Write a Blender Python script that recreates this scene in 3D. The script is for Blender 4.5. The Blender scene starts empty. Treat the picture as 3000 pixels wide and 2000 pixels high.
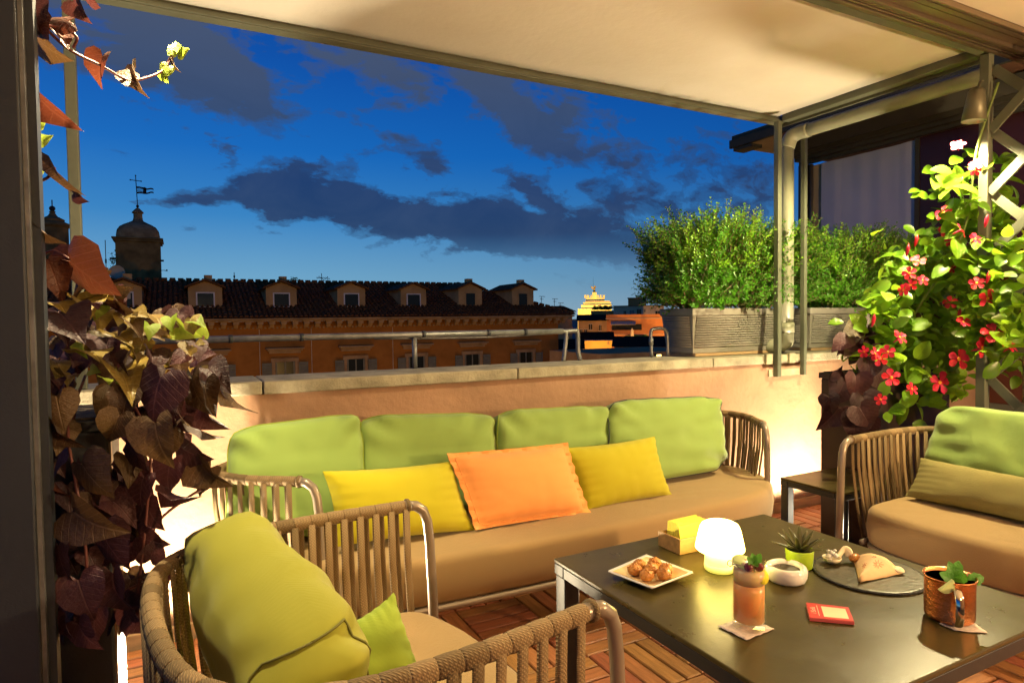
import bpy, bmesh, math, random
from mathutils import Vector, Matrix, noise, Euler
R_ = math.radians
random.seed(7)
SC = bpy.context.scene
COL = SC.collection

# ------------------------------------------------------------------ camera
EYE = 1.30                      # metres above the terrace deck
FPX = 1890.0                    # focal length in photo pixels (3000 wide)
YAW, PITCH, ROLL = R_(27.4), R_(2.03), 0.0123
FW = Vector((math.sin(YAW)*math.cos(PITCH), math.cos(YAW)*math.cos(PITCH), -math.sin(PITCH)))
_r0 = Vector((math.cos(YAW), -math.sin(YAW), 0))
_u0 = _r0.cross(FW)
RT = _r0*math.cos(ROLL) - _u0*math.sin(ROLL)
UP = _u0*math.cos(ROLL) + _r0*math.sin(ROLL)
CAMP = Vector((0, 0, EYE))
cam = bpy.data.cameras.new('camera')
cam.sensor_fit = 'HORIZONTAL'; cam.sensor_width = 36.0; cam.lens = FPX/3000*36
cam.clip_start = 0.02; cam.clip_end = 6000
camo = bpy.data.objects.new('camera', cam); COL.objects.link(camo)
camo.matrix_world = Matrix(((RT.x, UP.x, -FW.x, CAMP.x), (RT.y, UP.y, -FW.y, CAMP.y), (RT.z, UP.z, -FW.z, CAMP.z), (0, 0, 0, 1)))
SC.camera = camo

def ray(px, py): return FW + RT*((px-1500)/FPX) + UP*((1000-py)/FPX)
def onZ(px, py, z):
    d = ray(px, py); return CAMP + d*((z-CAMP.z)/d.z)
def onY(px, py, y):
    d = ray(px, py); return CAMP + d*(y/d.y)
def onX(px, py, x):
    d = ray(px, py); return CAMP + d*(x/d.x)

# ------------------------------------------------------------------ node helper
class NT:
    def __init__(s, tree): s.t = tree; s.n = tree.nodes; s.l = tree.links
    def new(s, typ, **kw):
        n = s.n.new(typ)
        for k, v in kw.items(): setattr(n, k, v)
        return n
    def put(s, sock, v):
        if hasattr(v, 'is_output') or isinstance(v, bpy.types.NodeSocket): s.l.new(v, sock)
        else: sock.default_value = v
    def math(s, op, a, b=0.0, c=0.0, clamp=False):
        n = s.n.new('ShaderNodeMath'); n.operation = op; n.use_clamp = clamp
        s.put(n.inputs[0], a); s.put(n.inputs[1], b)
        if op in ('MULTIPLY_ADD',): s.put(n.inputs[2], c)
        return n.outputs[0]
    def mix(s, f, a, b, mode='MIX'):
        n = s.n.new('ShaderNodeMix'); n.data_type = 'RGBA'; n.blend_type = mode
        s.put(n.inputs[0], f); s.put(n.inputs[6], a); s.put(n.inputs[7], b)
        return n.outputs[2]
    def ramp(s, f, stops, interp='LINEAR'):
        n = s.n.new('ShaderNodeValToRGB'); n.color_ramp.interpolation = interp
        e = n.color_ramp.elements
        while len(e) < len(stops): e.new(0.5)
        for i, (p, c) in enumerate(stops):
            e[i].position = p; e[i].color = (c, c, c, 1) if isinstance(c, (int, float)) else (*c, 1)
        s.put(n.inputs[0], f); return n.outputs[0]
    def noise(s, vec, scale, detail=3.0, rough=0.55, dist=0.0):
        n = s.n.new('ShaderNodeTexNoise'); s.put(n.inputs['Vector'], vec)
        n.inputs['Scale'].default_value = scale; n.inputs['Detail'].default_value = detail
        n.inputs['Roughness'].default_value = rough; n.inputs['Distortion'].default_value = dist
        return n.outputs[0]

# ------------------------------------------------------------------ dusk sky (world)
W = bpy.data.worlds.new('World'); SC.world = W; W.use_nodes = True
g = NT(W.node_tree); g.n.clear()
tc = g.new('ShaderNodeTexCoord'); sep = g.new('ShaderNodeSeparateXYZ'); g.l.new(tc.outputs['Generated'], sep.inputs[0])
dx, dy, dz = sep.outputs
sy = g.math('MAXIMUM', dy, 0.12)
pa = g.math('DIVIDE', dx, sy); pb = g.math('DIVIDE', dz, sy)
cmb = g.new('ShaderNodeCombineXYZ'); g.l.new(pa, cmb.inputs[0]); g.l.new(pb, cmb.inputs[1]); g.l.new(dz, cmb.inputs[2])
el = g.math('MAXIMUM', dz, 0.0)
wsc = g.new('ShaderNodeVectorMath', operation='MULTIPLY'); g.l.new(cmb.outputs[0], wsc.inputs[0]); wsc.inputs[1].default_value = (1.0, 1.9, 1.0)
wn = g.new('ShaderNodeTexNoise'); g.l.new(wsc.outputs[0], wn.inputs['Vector']); wn.inputs['Scale'].default_value = 5.5; wn.inputs['Detail'].default_value = 6; wn.inputs['Roughness'].default_value = .62
wsep = g.new('ShaderNodeSeparateColor'); g.l.new(wn.outputs['Color'], wsep.inputs[0])
wpa = g.math('ADD', pa, g.math('MULTIPLY', g.math('SUBTRACT', wsep.outputs[0], .5), .26))
wpb = g.math('ADD', pb, g.math('MULTIPLY', g.math('SUBTRACT', wsep.outputs[1], .5), .13))
sky_w = g.ramp(el, [(0.0, (.27, .46, .58)), (.06, (.14, .37, .58)), (.15, (.03, .22, .54)), (.24, (.002, .135, .50)), (.36, (.0, .075, .38)), (.6, (.0, .03, .2)), (1, (.0, .018, .12))])
sky_e = g.ramp(el, [(0.0, (.20, .27, .35)), (.05, (.11, .20, .32)), (.12, (.04, .16, .36)), (.22, (.002, .085, .36)), (.36, (.0, .05, .30)), (.6, (.0, .022, .17)), (1, (.0, .016, .12))])
nis = g.new('ShaderNodeTexSky'); nis.sky_type = 'NISHITA'; nis.sun_disc = False
nis.sun_elevation = R_(-3.0); nis.sun_rotation = R_(-35)
azm = g.math('MULTIPLY_ADD', pa, 0.75, -0.08, clamp=True)
base = g.mix(azm, sky_w, sky_e)
base = g.mix(0.06, base, nis.outputs[0], 'ADD')
# clouds: soft blobs in the direction of the photo's cloud banks, broken up by fractal noise, plus drifting cloud everywhere else
def blob(px, py, rx, ry, rot=0.0, amp=1.0):
    d = ray(px, py); a0, b0 = d.x/d.y, d.z/d.y
    k = 1.0/(FPX*d.y**2*0.9); k2 = 1.0/(FPX*d.y)
    ra, rb = rx*k, ry*k2
    ua = g.math('SUBTRACT', wpa, a0); ub = g.math('SUBTRACT', wpb, b0)
    c, s_ = math.cos(R_(rot)), math.sin(R_(rot))
    u = g.math('ADD', g.math('MULTIPLY', ua, c/ra), g.math('MULTIPLY', ub, s_/ra))
    v = g.math('ADD', g.math('MULTIPLY', ua, -s_/rb), g.math('MULTIPLY', ub, c/rb))
    q = g.math('ADD', g.math('MULTIPLY', u, u), g.math('MULTIPLY', v, v))
    return g.math('MULTIPLY', g.math('EXPONENT', g.math('MULTIPLY', q, -0.9)), amp)
BL = [(800, 580, 110, 26, -5, .8), (930, 595, 130, 42, -6, 1), (1110, 632, 210, 52, -7, 1.2), (1340, 675, 230, 48, -6, 1.3), (1600, 700, 230, 48, -3, 1.3), (1800, 705, 200, 50, -3, 1.2),
      (900, 505, 80, 30, 18, .8), (1530, 545, 90, 28, -14, .8), (1630, 590, 70, 40, -10, .7), (1420, 610, 60, 30, 0, .6),
      (1255, 475, 75, 55, -25, .7), (1190, 300, 90, 120, 0, .42), (380, 120, 330, 130, -8, 1.1), (640, 215, 180, 95, -20, 1.0), (1020, 170, 200, 70, -10, .7),
      (1600, 380, 110, 100, -20, .95), (1480, 300, 130, 80, -25, .75), (1690, 330, 120, 60, 0, .6), (1810, 462, 65, 34, 0, .65), (660, 458, 26, 42, 25, .55),
      (475, 570, 36, 13, 0, .55), (590, 575, 70, 22, 0, .55), (1860, 610, 120, 45, 0, .55), (2130, 560, 220, 150, 0, .62), (1400, 225, 120, 60, 0, .5)]
dens = None
for b in BL:
    v = blob(*b); dens = v if dens is None else g.math('ADD', dens, v)
n1 = g.noise(wsc.outputs[0], 13.0, 8, .62, .3)
n2 = g.noise(cmb.outputs[0], 2.3, 4, .5)
wide = g.math('MULTIPLY', g.math('SUBTRACT', n2, 0.5), 0.55)
outside = g.math('MULTIPLY', g.math('GREATER_THAN', g.math('ABSOLUTE', g.math('SUBTRACT', pa, .45)), 1.3), .25)
cd = g.math('ADD', g.math('ADD', dens, wide), g.math('MULTIPLY', g.math('SUBTRACT', n1, 0.5), 2.3))
cd = g.math('ADD', cd, outside)
cm = g.ramp(cd, [(.30, 0.0), (.50, .5), (.80, 1.0)], 'EASE')
ccol = g.ramp(el, [(0.0, (.10, .14, .2)), (.10, (.022, .048, .125)), (.20, (.015, .040, .130)), (.28, (.036, .065, .14)), (.40, (.075, .095, .14)), (1, (.05, .06, .09))])
n3 = g.noise(wsc.outputs[0], 6.0, 7, .6, .6)
ccol = g.mix(g.math('MULTIPLY', g.ramp(n3, [(.35, 0.0), (.72, 1.0)]), .40), ccol, (.06, .095, .185, 1))
cm = g.math('MULTIPLY', cm, g.ramp(g.math('ADD', n3, g.math('MULTIPLY', dens, .25)), [(.30, .55), (.62, 1.0)]))
cm2 = g.math('MULTIPLY', cm, g.ramp(el, [(0.0, 0.0), (.06, .25), (.13, .93), (1, .9)]))
fin = g.mix(cm2, base, ccol)
# warm dark land-glow below the horizon
fin = g.mix(g.math('LESS_THAN', dz, -0.002), fin, (.03, .03, .035, 1))
bg = g.new('ShaderNodeBackground'); g.l.new(fin, bg.inputs[0]); bg.inputs[1].default_value = 1.0
wo = g.new('ShaderNodeOutputWorld'); g.l.new(bg.outputs[0], wo.inputs[0])

SC.view_settings.view_transform = 'Standard'; SC.view_settings.look = 'None'
SC.view_settings.exposure = 0.0; SC.view_settings.gamma = 1.0
SC.render.engine = 'CYCLES'
W.cycles.sampling_method = 'MANUAL'; W.cycles.sample_map_resolution = 256
SC.cycles.use_denoising = True
SC.cycles.use_adaptive_sampling = True; SC.cycles.adaptive_threshold = 0.03; SC.cycles.adaptive_min_samples = 16; SC.cycles.diffuse_bounces = 3; SC.cycles.glossy_bounces = 3
SC.cycles.max_bounces = 6; SC.cycles.transparent_max_bounces = 8; SC.cycles.transmission_bounces = 7
SC.cycles.sample_clamp_indirect = 6.0
SC.cycles.caustics_reflective = False; SC.cycles.caustics_refractive = False

# ------------------------------------------------------------------ materials
MATS = {}
def M(name, col, rough=.6, metal=0.0, var=0.0, vs=6.0, bump=0.0, bs=60.0, spec=.5, sheen=0.0, trans=0.0, ior=1.45, alpha=1.0, coat=0.0, emis=None, estr=0.0, sub=0.0, rnd=0.0, col2=None, stretch=None, kind=None, rr=0.0, bdist=0.01):
    """Principled material: colour varied by object-space noise, optional second colour, grain bump."""
    m = bpy.data.materials.new(name); m.use_nodes = True
    t = NT(m.node_tree); p = t.n['Principled BSDF']
    c4 = (*col, 1)
    tc = t.new('ShaderNodeTexCoord'); vec = tc.outputs['Object']
    if stretch:
        mp = t.new('ShaderNodeMapping'); t.l.new(vec, mp.inputs[0]); mp.inputs['Scale'].default_value = stretch; vec = mp.outputs[0]
    out = None
    if var or col2:
        nz = t.noise(vec, vs, 5, .6, .2)
        c2 = (*col2, 1) if col2 else tuple(max(0, x*(1-var)) for x in col) + (1,)
        c1 = c4 if col2 else tuple(min(1, x*(1+var*.6)) for x in col) + (1,)
        f = t.ramp(nz, [(.32, 0.0), (.68, 1.0)])
        out = t.mix(f, c2, c1)
    if rnd:
        oi = t.new('ShaderNodeObjectInfo')
        hs = t.new('ShaderNodeHueSaturation')
        t.put(hs.inputs['Hue'], t.math('MULTIPLY_ADD', oi.outputs['Random'], rnd*.12, .5-rnd*.06))
        rv = t.math('FRACT', t.math('MULTIPLY', oi.outputs['Random'], 7.31))
        t.put(hs.inputs['Value'], t.math('MULTIPLY_ADD', rv, rnd*1.1, 1-rnd*.5))
        t.put(hs.inputs['Color'], out if out is not None else c4); out = hs.outputs[0]
    if out is not None: t.l.new(out, p.inputs['Base Color'])
    else: p.inputs['Base Color'].default_value = c4
    p.inputs['Roughness'].default_value = rough; p.inputs['Metallic'].default_value = metal
    if rr:
        t.put(p.inputs['Roughness'], t.math('MULTIPLY_ADD', t.noise(vec, vs*2.3, 4), rr, rough-rr*.5, clamp=True))
    p.inputs['Specular IOR Level'].default_value = spec
    p.inputs['IOR'].default_value = ior
    if sheen: p.inputs['Sheen Weight'].default_value = sheen
    if trans: p.inputs['Transmission Weight'].default_value = trans
    if coat: p.inputs['Coat Weight'].default_value = coat; p.inputs['Coat Roughness'].default_value = .1
    if sub:
        p.inputs['Subsurface Weight'].default_value = sub; p.inputs['Subsurface Radius'].default_value = (.01, .006, .003)
    if alpha < 1: p.inputs['Alpha'].default_value = alpha
    if emis: p.inputs['Emission Color'].default_value = (*emis, 1); p.inputs['Emission Strength'].default_value = estr
    h = None
    if kind == 'rope':           # braid: two crossing diagonal waves
        w1 = t.new('ShaderNodeTexWave', wave_type='BANDS', bands_direction='DIAGONAL'); w1.inputs['Scale'].default_value = bs; t.l.new(vec, w1.inputs[0])
        mp2 = t.new('ShaderNodeMapping'); t.l.new(vec, mp2.inputs[0]); mp2.inputs['Scale'].default_value = (-1, -1, 1)
        w2 = t.new('ShaderNodeTexWave', wave_type='BANDS', bands_direction='DIAGONAL'); w2.inputs['Scale'].default_value = bs; t.l.new(mp2.outputs[0], w2.inputs[0])
        w1.inputs['Distortion'].default_value = w2.inputs['Distortion'].default_value = 1.2
        h = t.math('MULTIPLY', w1.outputs['Fac'], w2.outputs['Fac'])
        f2 = t.ramp(h, [(0.0, 0.0), (.5, 1.0)])
        src = out if out is not None else c4
        t.l.new(t.mix(t.math('MULTIPLY_ADD', f2, .55, .45), (col[0]*.45, col[1]*.42, col[2]*.38, 1), src), p.inputs['Base Color'])
    elif kind == 'weave':
        w1 = t.new('ShaderNodeTexWave', wave_type='BANDS', bands_direction='X'); w2 = t.new('ShaderNodeTexWave', wave_type='BANDS', bands_direction='Z')
        for w in (w1, w2): w.inputs['Scale'].default_value = bs; w.inputs['Distortion'].default_value = .8; t.l.new(vec, w.inputs[0])
        h = t.math('ADD', w1.outputs['Fac'], w2.outputs['Fac'])
        nn = t.noise(vec, 9, 3); h = t.math('ADD', t.math('MULTIPLY', h, .35), t.math('MULTIPLY', nn, 1.2))
    elif bump:
        h = t.math('ADD', t.noise(vec, bs, 6, .6), t.math('MULTIPLY', t.noise(vec, bs*.13, 3), 1.5))
    if h is not None and bump:
        b = t.new('ShaderNodeBump'); b.inputs['Strength'].default_value = bump; b.inputs['Distance'].default_value = bdist
        t.l.new(h, b.inputs['Height']); t.l.new(b.outputs[0], p.inputs['Normal'])
    MATS[name] = m; return m

def leafmat(name, col, rough=.4, transl=.35, rnd=.5, col2=None, tcol=None, veins=0.0):
    m = bpy.data.materials.new(name); m.use_nodes = True
    t = NT(m.node_tree); p = t.n['Principled BSDF']; o = t.n['Material Output']
    oi = t.new('ShaderNodeObjectInfo'); tc = t.new('ShaderNodeTexCoord')
    c = t.mix(t.ramp(t.math('ADD', t.math('MULTIPLY', t.noise(tc.outputs['Object'], 14, 4), .6), t.math('MULTIPLY', oi.outputs['Random'], .7)), [(.35, 0.0), (.9, 1.0)]), (*col, 1), (*(col2 or col), 1))
    hgt = t.noise(tc.outputs['Object'], 9, 3)
    if veins:        # midrib and side veins in the leaf's own coordinates
        sx = t.new('ShaderNodeSeparateXYZ'); t.l.new(tc.outputs['Object'], sx.inputs[0])
        ax = t.math('ABSOLUTE', sx.outputs[0])
        mid = t.ramp(ax, [(.0, 1.0), (.03, 0.0)])
        ph = t.math('FRACT', t.math('MULTIPLY', t.math('SUBTRACT', sx.outputs[1], t.math('MULTIPLY', ax, .75)), 5.5))
        sd = t.ramp(t.math('ABSOLUTE', t.math('SUBTRACT', ph, .5)), [(.0, 1.0), (.09, 0.0)])
        vf = t.math('MAXIMUM', mid, t.math('MULTIPLY', sd, .6))
        c = t.mix(t.math('MULTIPLY', vf, veins*.6), c, tuple(min(1, x*2.2+.03) for x in (col2 or col))+(1,))
        hgt = t.math('SUBTRACT', hgt, t.math('MULTIPLY', vf, .5))
    hs = t.new('ShaderNodeHueSaturation'); t.put(hs.inputs['Color'], c)
    rv = t.math('FRACT', t.math('MULTIPLY', oi.outputs['Random'], 5.77))
    t.put(hs.inputs['Value'], t.math('MULTIPLY_ADD', rv, rnd, 1-rnd*.5))
    t.l.new(hs.outputs[0], p.inputs['Base Color']); p.inputs['Roughness'].default_value = rough
    tr = t.new('ShaderNodeBsdfTranslucent'); 
    t.put(tr.inputs[0], t.mix(.5, hs.outputs[0], (*(tcol or col), 1)))
    ms = t.new('ShaderNodeMixShader'); ms.inputs[0].default_value = transl
    t.l.new(p.outputs[0], ms.inputs[1]); t.l.new(tr.outputs[0], ms.inputs[2]); t.l.new(ms.outputs[0], o.inputs[0])
    b = t.new('ShaderNodeBump'); b.inputs['Strength'].default_value = .5; b.inputs['Distance'].default_value = .006
    t.l.new(hgt, b.inputs['Height']); t.l.new(b.outputs[0], p.inputs['Normal'])
    MATS[name] = m; return m

# ------------------------------------------------------------------ mesh helpers
class MB:
    def __init__(s): s.v = []; s.f = []
    def add(s, vs, fs):
        o = len(s.v); s.v += [Vector(v) for v in vs]; s.f += [tuple(i+o for i in f) for f in fs]; return s
    def box(s, x0, x1, y0, y1, z0, z1, m=None):
        vs = [Vector(p) for p in ((x0,y0,z0),(x1,y0,z0),(x1,y1,z0),(x0,y1,z0),(x0,y0,z1),(x1,y0,z1),(x1,y1,z1),(x0,y1,z1))]
        if m: vs = [m @ v for v in vs]
        return s.add(vs, [(0,3,2,1),(4,5,6,7),(0,1,5,4),(1,2,6,5),(2,3,7,6),(3,0,4,7)])
    def quad(s, a, b, c, d): return s.add([a, b, c, d], [(0,1,2,3)])
    def poly(s, pts): return s.add(pts, [tuple(range(len(pts)))])
    def prism(s, pts, vec):      # extrude a planar polygon
        n = len(pts); vec = Vector(vec); a = [Vector(p) for p in pts]
        fs = [tuple(range(n))[::-1], tuple(range(n, 2*n))] + [(i, (i+1) % n, n+(i+1) % n, n+i) for i in range(n)]
        return s.add(a + [p+vec for p in a], fs)
    def tube(s, path, r, seg=8, cap=True, closed=False, flat=1.0):
        path = [Vector(p) for p in path]; n = len(path)
        rs = r if isinstance(r, (list, tuple)) else [r]*n
        vs = []; prev = None
        for i, p in enumerate(path):
            if closed: t = path[(i+1) % n]-path[i-1]
            else: t = path[min(i+1, n-1)]-path[max(i-1, 0)]
            t = t.normalized() if t.length > 1e-9 else Vector((0,0,1))
            if prev is None:
                up = Vector((0,0,1)) if abs(t.z) < .9 else Vector((1,0,0))
                nx = t.cross(up).normalized()
            else:
                nx = (prev - t*prev.dot(t)); nx = nx.normalized() if nx.length > 1e-6 else t.orthogonal().normalized()
            prev = nx; ny = t.cross(nx)
            for k in range(seg):
                a = 2*math.pi*k/seg
                vs.append(p + nx*(math.cos(a)*rs[i]) + ny*(math.sin(a)*rs[i]*flat))
        fs = []
        m = n if closed else n-1
        for i in range(m):
            j = (i+1) % n
            for k in range(seg):
                k2 = (k+1) % seg
                fs.append((i*seg+k, i*seg+k2, j*seg+k2, j*seg+k))
        if cap and not closed: fs += [tuple(range(seg))[::-1], tuple((n-1)*seg+k for k in range(seg))]
        return s.add(vs, fs)
    def lathe(s, prof, seg=32, c=(0,0,0), close=False, m=None):
        vs = []
        for r, z in prof:
            for k in range(seg):
                a = 2*math.pi*k/seg; vs.append(Vector((r*math.cos(a), r*math.sin(a), z)))
        if m: vs = [m @ v for v in vs]
        vs = [v + Vector(c) for v in vs]
        fs = []
        n = len(prof)
        for i in range(n if close else n-1):
            j = (i+1) % n
            for k in range(seg):
                k2 = (k+1) % seg; fs.append((i*seg+k, i*seg+k2, j*seg+k2, j*seg+k))
        if not close: fs += [tuple(range(seg))[::-1], tuple((n-1)*seg+k for k in range(seg))]
        return s.add(vs, fs)
    def sphere(s, c, r, sc=(1,1,1), seg=12, rings=8, nz=0.0):
        vs = []; fs = []
        for i in range(rings+1):
            th = math.pi*i/rings
            for k in range(seg):
                a = 2*math.pi*k/seg
                d = Vector((math.sin(th)*math.cos(a)*sc[0], math.sin(th)*math.sin(a)*sc[1], math.cos(th)*sc[2]))
                q = r*(1+nz*noise.noise(Vector(c)*40+d*3)) if nz else r
                vs.append(Vector(c)+d*q)
        for i in range(rings):
            for k in range(seg):
                k2 = (k+1) % seg; fs.append((i*seg+k, (i+1)*seg+k, (i+1)*seg+k2, i*seg+k2))
        return s.add(vs, fs)
    def mesh(s, name, mat=None, smooth=False):
        me = bpy.data.meshes.new(name); me.from_pydata(s.v, [], s.f); me.validate(); 
        bm = bmesh.new(); bm.from_mesh(me)
        bmesh.ops.remove_doubles(bm, verts=bm.verts, dist=1e-6)
        bmesh.ops.recalc_face_normals(bm, faces=bm.faces); bm.to_mesh(me); bm.free()
        if smooth: me.polygons.foreach_set('use_smooth', [True]*len(me.polygons))
        if mat: me.materials.append(MATS[mat] if isinstance(mat, str) else mat)
        me.update(); return me

def raw(s, name, mat, smooth=False):           # big meshes: no welding
    me = bpy.data.meshes.new(name); me.from_pydata(s.v, [], s.f)
    if smooth: me.polygons.foreach_set('use_smooth', [True]*len(me.polygons))
    me.materials.append(MATS[mat]); me.update(); return me

def T(name, label, cat, loc=(0,0,0), group=None, kind=None):
    """a thing: an Empty at its base that parents its parts"""
    o = bpy.data.objects.new(name, None); COL.objects.link(o); o.location = loc
    o.empty_display_size = .05
    return tag(o, label, cat, group, kind)
def tag(o, label, cat=None, group=None, kind=None):
    o['label'] = label
    if cat: o['category'] = cat
    if group: o['group'] = group
    if kind: o['kind'] = kind
    return o
def wmat(o):
    m = Matrix.Translation(o.location) @ o.rotation_euler.to_matrix().to_4x4()
    return (wmat(o.parent) @ o.matrix_parent_inverse @ m) if o.parent else m
def attach(o, parent):
    if parent is not None:
        o.parent = parent; o.matrix_parent_inverse = wmat(parent).inverted()
    return o
def P(name, mb, mat=None, parent=None, smooth=False, bevel=0.0, seg=2, sub=0):
    """one mesh object; vertices are given in world coordinates"""
    me = mb if isinstance(mb, bpy.types.Mesh) else mb.mesh(name, mat, smooth)
    o = bpy.data.objects.new(name, me); COL.objects.link(o); attach(o, parent)
    if bevel:
        b = o.modifiers.new('bevel', 'BEVEL'); b.width = bevel; b.segments = seg; b.limit_method = 'ANGLE'; b.angle_limit = R_(35)
        b.harden_normals = False
    if sub:
        s = o.modifiers.new('subdivision', 'SUBSURF'); s.levels = sub; s.render_levels = sub
    return o
def inst(name, me, mw, parent=None):
    o = bpy.data.objects.new(name, me); COL.objects.link(o)
    attach(o, parent)
    o.matrix_basis = mw
    return o
def smoothpath(pts, n=8, closed=False):
    """Catmull-Rom through points"""
    pts = [Vector(p) for p in pts]; out = []; N = len(pts)
    for i in range(N if closed else N-1):
        p0 = pts[(i-1) % N] if (closed or i > 0) else pts[0]*2-pts[1]
        p1 = pts[i]; p2 = pts[(i+1) % N]
        p3 = pts[(i+2) % N] if (closed or i+2 < N) else pts[-1]*2-pts[-2]
        for k in range(n):
            t = k/n
            out.append(.5*((2*p1)+(p2-p0)*t+(2*p0-5*p1+4*p2-p3)*t*t+(3*p1-p0-3*p2+p3)*t**3))
    if not closed: out.append(pts[-1])
    return out
def resample(path, step):
    out = [path[0].copy()]; acc = 0
    for i in range(1, len(path)):
        a, b = path[i-1], path[i]; L = (b-a).length
        while acc + L >= step:
            t = (step-acc)/L; a = a.lerp(b, t); out.append(a.copy()); L = (b-a).length; acc = 0
        acc += L
    return out
def light(name, typ, loc, power, col, parent=None, size=.03, aim=None, angle=80, blend=.5):
    l = bpy.data.lights.new(name, typ); l.energy = power; l.color = col
    if typ in ('POINT', 'SPOT'): l.shadow_soft_size = size
    if typ == 'AREA': l.size = size
    if typ == 'SPOT': l.spot_size = R_(angle); l.spot_blend = blend
    o = bpy.data.objects.new(name, l); COL.objects.link(o)
    m = Matrix.Translation(loc)
    if aim is not None:
        m = m @ (Vector(aim)-Vector(loc)).to_track_quat('-Z', 'Y').to_matrix().to_4x4()
    attach(o, parent); o.matrix_basis = m
    return o
# ================================================================== material set
M('stucco', (.38, .225, .14), .85, var=.32, vs=1.4, bump=.55, bs=30)
M('coping_stone', (.35, .32, .235), .85, var=.35, vs=9, bump=.5, bs=90)
M('green_metal', (.125, .135, .095), .5, metal=.0, var=.15, vs=5, bump=.05, bs=120)
M('dark_metal', (.024, .030, .043), .55, metal=.0, var=.12, vs=4, bump=.06, bs=150)
M('track_metal', (.30, .23, .16), .38, metal=.75, var=.15, vs=8, stretch=(.2, 6, 6))
M('track_dark', (.035, .028, .022), .5, metal=.4)
M('canopy', (.78, .74, .66), .8, var=.07, vs=2.5, bump=.22, bs=26, col2=(.73, .68, .59))
M('ceiling', (.75, .68, .58), .8, var=.05, vs=3)
M('plank', (.30, .125, .05), .42, var=.4, vs=5, bump=.22, bs=60, stretch=(1.2, 9, 9), rnd=.35, rr=.2)
M('deck_base', (.012, .01, .009), .8)
M('kerb_wood', (.42, .28, .15), .6, var=.25, vs=6, bump=.2, bs=60, stretch=(1, 8, 8))
M('pvc', (.29, .295, .21), .38, var=.15, vs=5)
M('galv', (.20, .21, .225), .42, metal=.5, var=.35, vs=14, bump=.15, bs=60, rr=.25)
M('bracket', (.40, .36, .24), .6, var=.3, vs=12)
M('planter_grey', (.235, .22, .19), .6, var=.15, vs=6, bump=.1, bs=80)
M('planter_dark', (.035, .04, .05), .5, var=.15, vs=5, bump=.08, bs=100)
M('planter_brown', (.035, .02, .014), .5, var=.2, vs=5, bump=.08, bs=100)
M('soil', (.03, .02, .012), .95, var=.4, vs=30, bump=.8, bs=70)
M('bark', (.22, .16, .10), .85, var=.35, vs=20, bump=.6, bs=60)
M('twig', (.16, .10, .05), .8, var=.3, vs=20)
M('vine_stem', (.12, .035, .03), .55, var=.3, vs=20)
M('green_stem', (.16, .22, .05), .55, var=.3, vs=20)
leafmat('box_leaf', (.055, .20, .008), .38, .3, .35, (.11, .30, .012))
leafmat('box_leaf_new', (.13, .34, .012), .38, .35, .3, (.20, .42, .02))
leafmat('purple_leaf', (.030, .010, .016), .58, .12, .7, (.06, .020, .024), (.12, .03, .02), veins=.6)
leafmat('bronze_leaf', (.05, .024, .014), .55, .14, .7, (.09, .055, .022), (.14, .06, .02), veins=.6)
leafmat('russet_leaf', (.06, .018, .012), .42, .28, .6, (.10, .034, .018), (.16, .035, .015), veins=.5)
leafmat('lit_bronze_leaf', (.13, .085, .02), .42, .3, .6, (.24, .18, .04), (.35, .22, .03), veins=.5)  # yellower bronze leaf with the top light painted into its colour
leafmat('lime_leaf', (.22, .33, .03), .45, .45, .4, (.30, .36, .05), (.4, .5, .05))
leafmat('green_leaf', (.085, .23, .012), .34, .45, .6, (.22, .40, .02), (.5, .7, .04), veins=.3)
leafmat('mint_leaf', (.06, .22, .02), .4, .35, .3, (.10, .30, .03), (.2, .5, .05))
leafmat('red_petal', (.62, .006, .02), .5, .25, .35, (.66, .02, .09), (.8, .03, .05))
M('flower_eye', (.85, .35, .03), .6)
# city
M('brick_ochre', (.32, .130, .024), .9, spec=.08, var=.22, vs=1.2, bump=.1, bs=8)
M('plaster_ochre', (.45, .27, .10), .9, spec=.08, var=.25, vs=.8)
M('plaster_orange', (.52, .21, .07), .9, spec=.08, var=.2, vs=.6)
M('plaster_cream', (.50, .40, .25), .9, spec=.08, var=.2, vs=.7)
M('plaster_yellow', (.58, .36, .10), .9, spec=.08, var=.15, vs=.5)
M('dark_roof', (.035, .018, .008), .95, spec=.05, var=.4, vs=2)
M('tower_stone', (.20, .13, .045), .9, spec=.08, var=.45, vs=1.1, bump=.2, bs=6)
M('tower_dome', (.26, .19, .09), .85, spec=.08, var=.55, vs=1.3, bump=.2, bs=5)
M('travertine', (.34, .22, .10), .85, spec=.08, var=.3, vs=1.5)
M('roof_tile', (.15, .062, .018), .9, spec=.08, var=.5, vs=3.0, bump=.2, bs=10, rnd=0)
M('shutter', (.16, .15, .085), .7, var=.2, vs=3)
M('win_frame', (.62, .56, .46), .6)
M('dark_glass', (.02, .022, .012), .2, spec=.25)
M('curtain_glass', (.10, .11, .12), .3)
M('iron', (.02, .018, .016), .6, metal=.4)
M('dish', (.36, .32, .22), .6)
M('monument_stone', (.66, .58, .42), .8, var=.12, vs=.15)
M('bronze_gold', (.55, .42, .14), .5, metal=.3)
M('asphalt', (.05, .05, .05), .9, var=.25, vs=.5)
M('lit_window', (.9, .7, .3), .6, emis=(1, .62, .16), estr=5.0)
M('awning', (.52, .42, .26), .8)
# neighbour veranda
M('veranda_wood', (.17, .08, .04), .55, var=.3, vs=3, stretch=(.5, 4, 4))
M('veranda_metal', (.06, .055, .04), .7, spec=.1)
M('blind_fabric', (.42, .42, .48), .8, var=.06, vs=2)
M('red_glass', (.05, .014, .008), .22, spec=.25, var=.3, vs=1.3)
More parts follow.
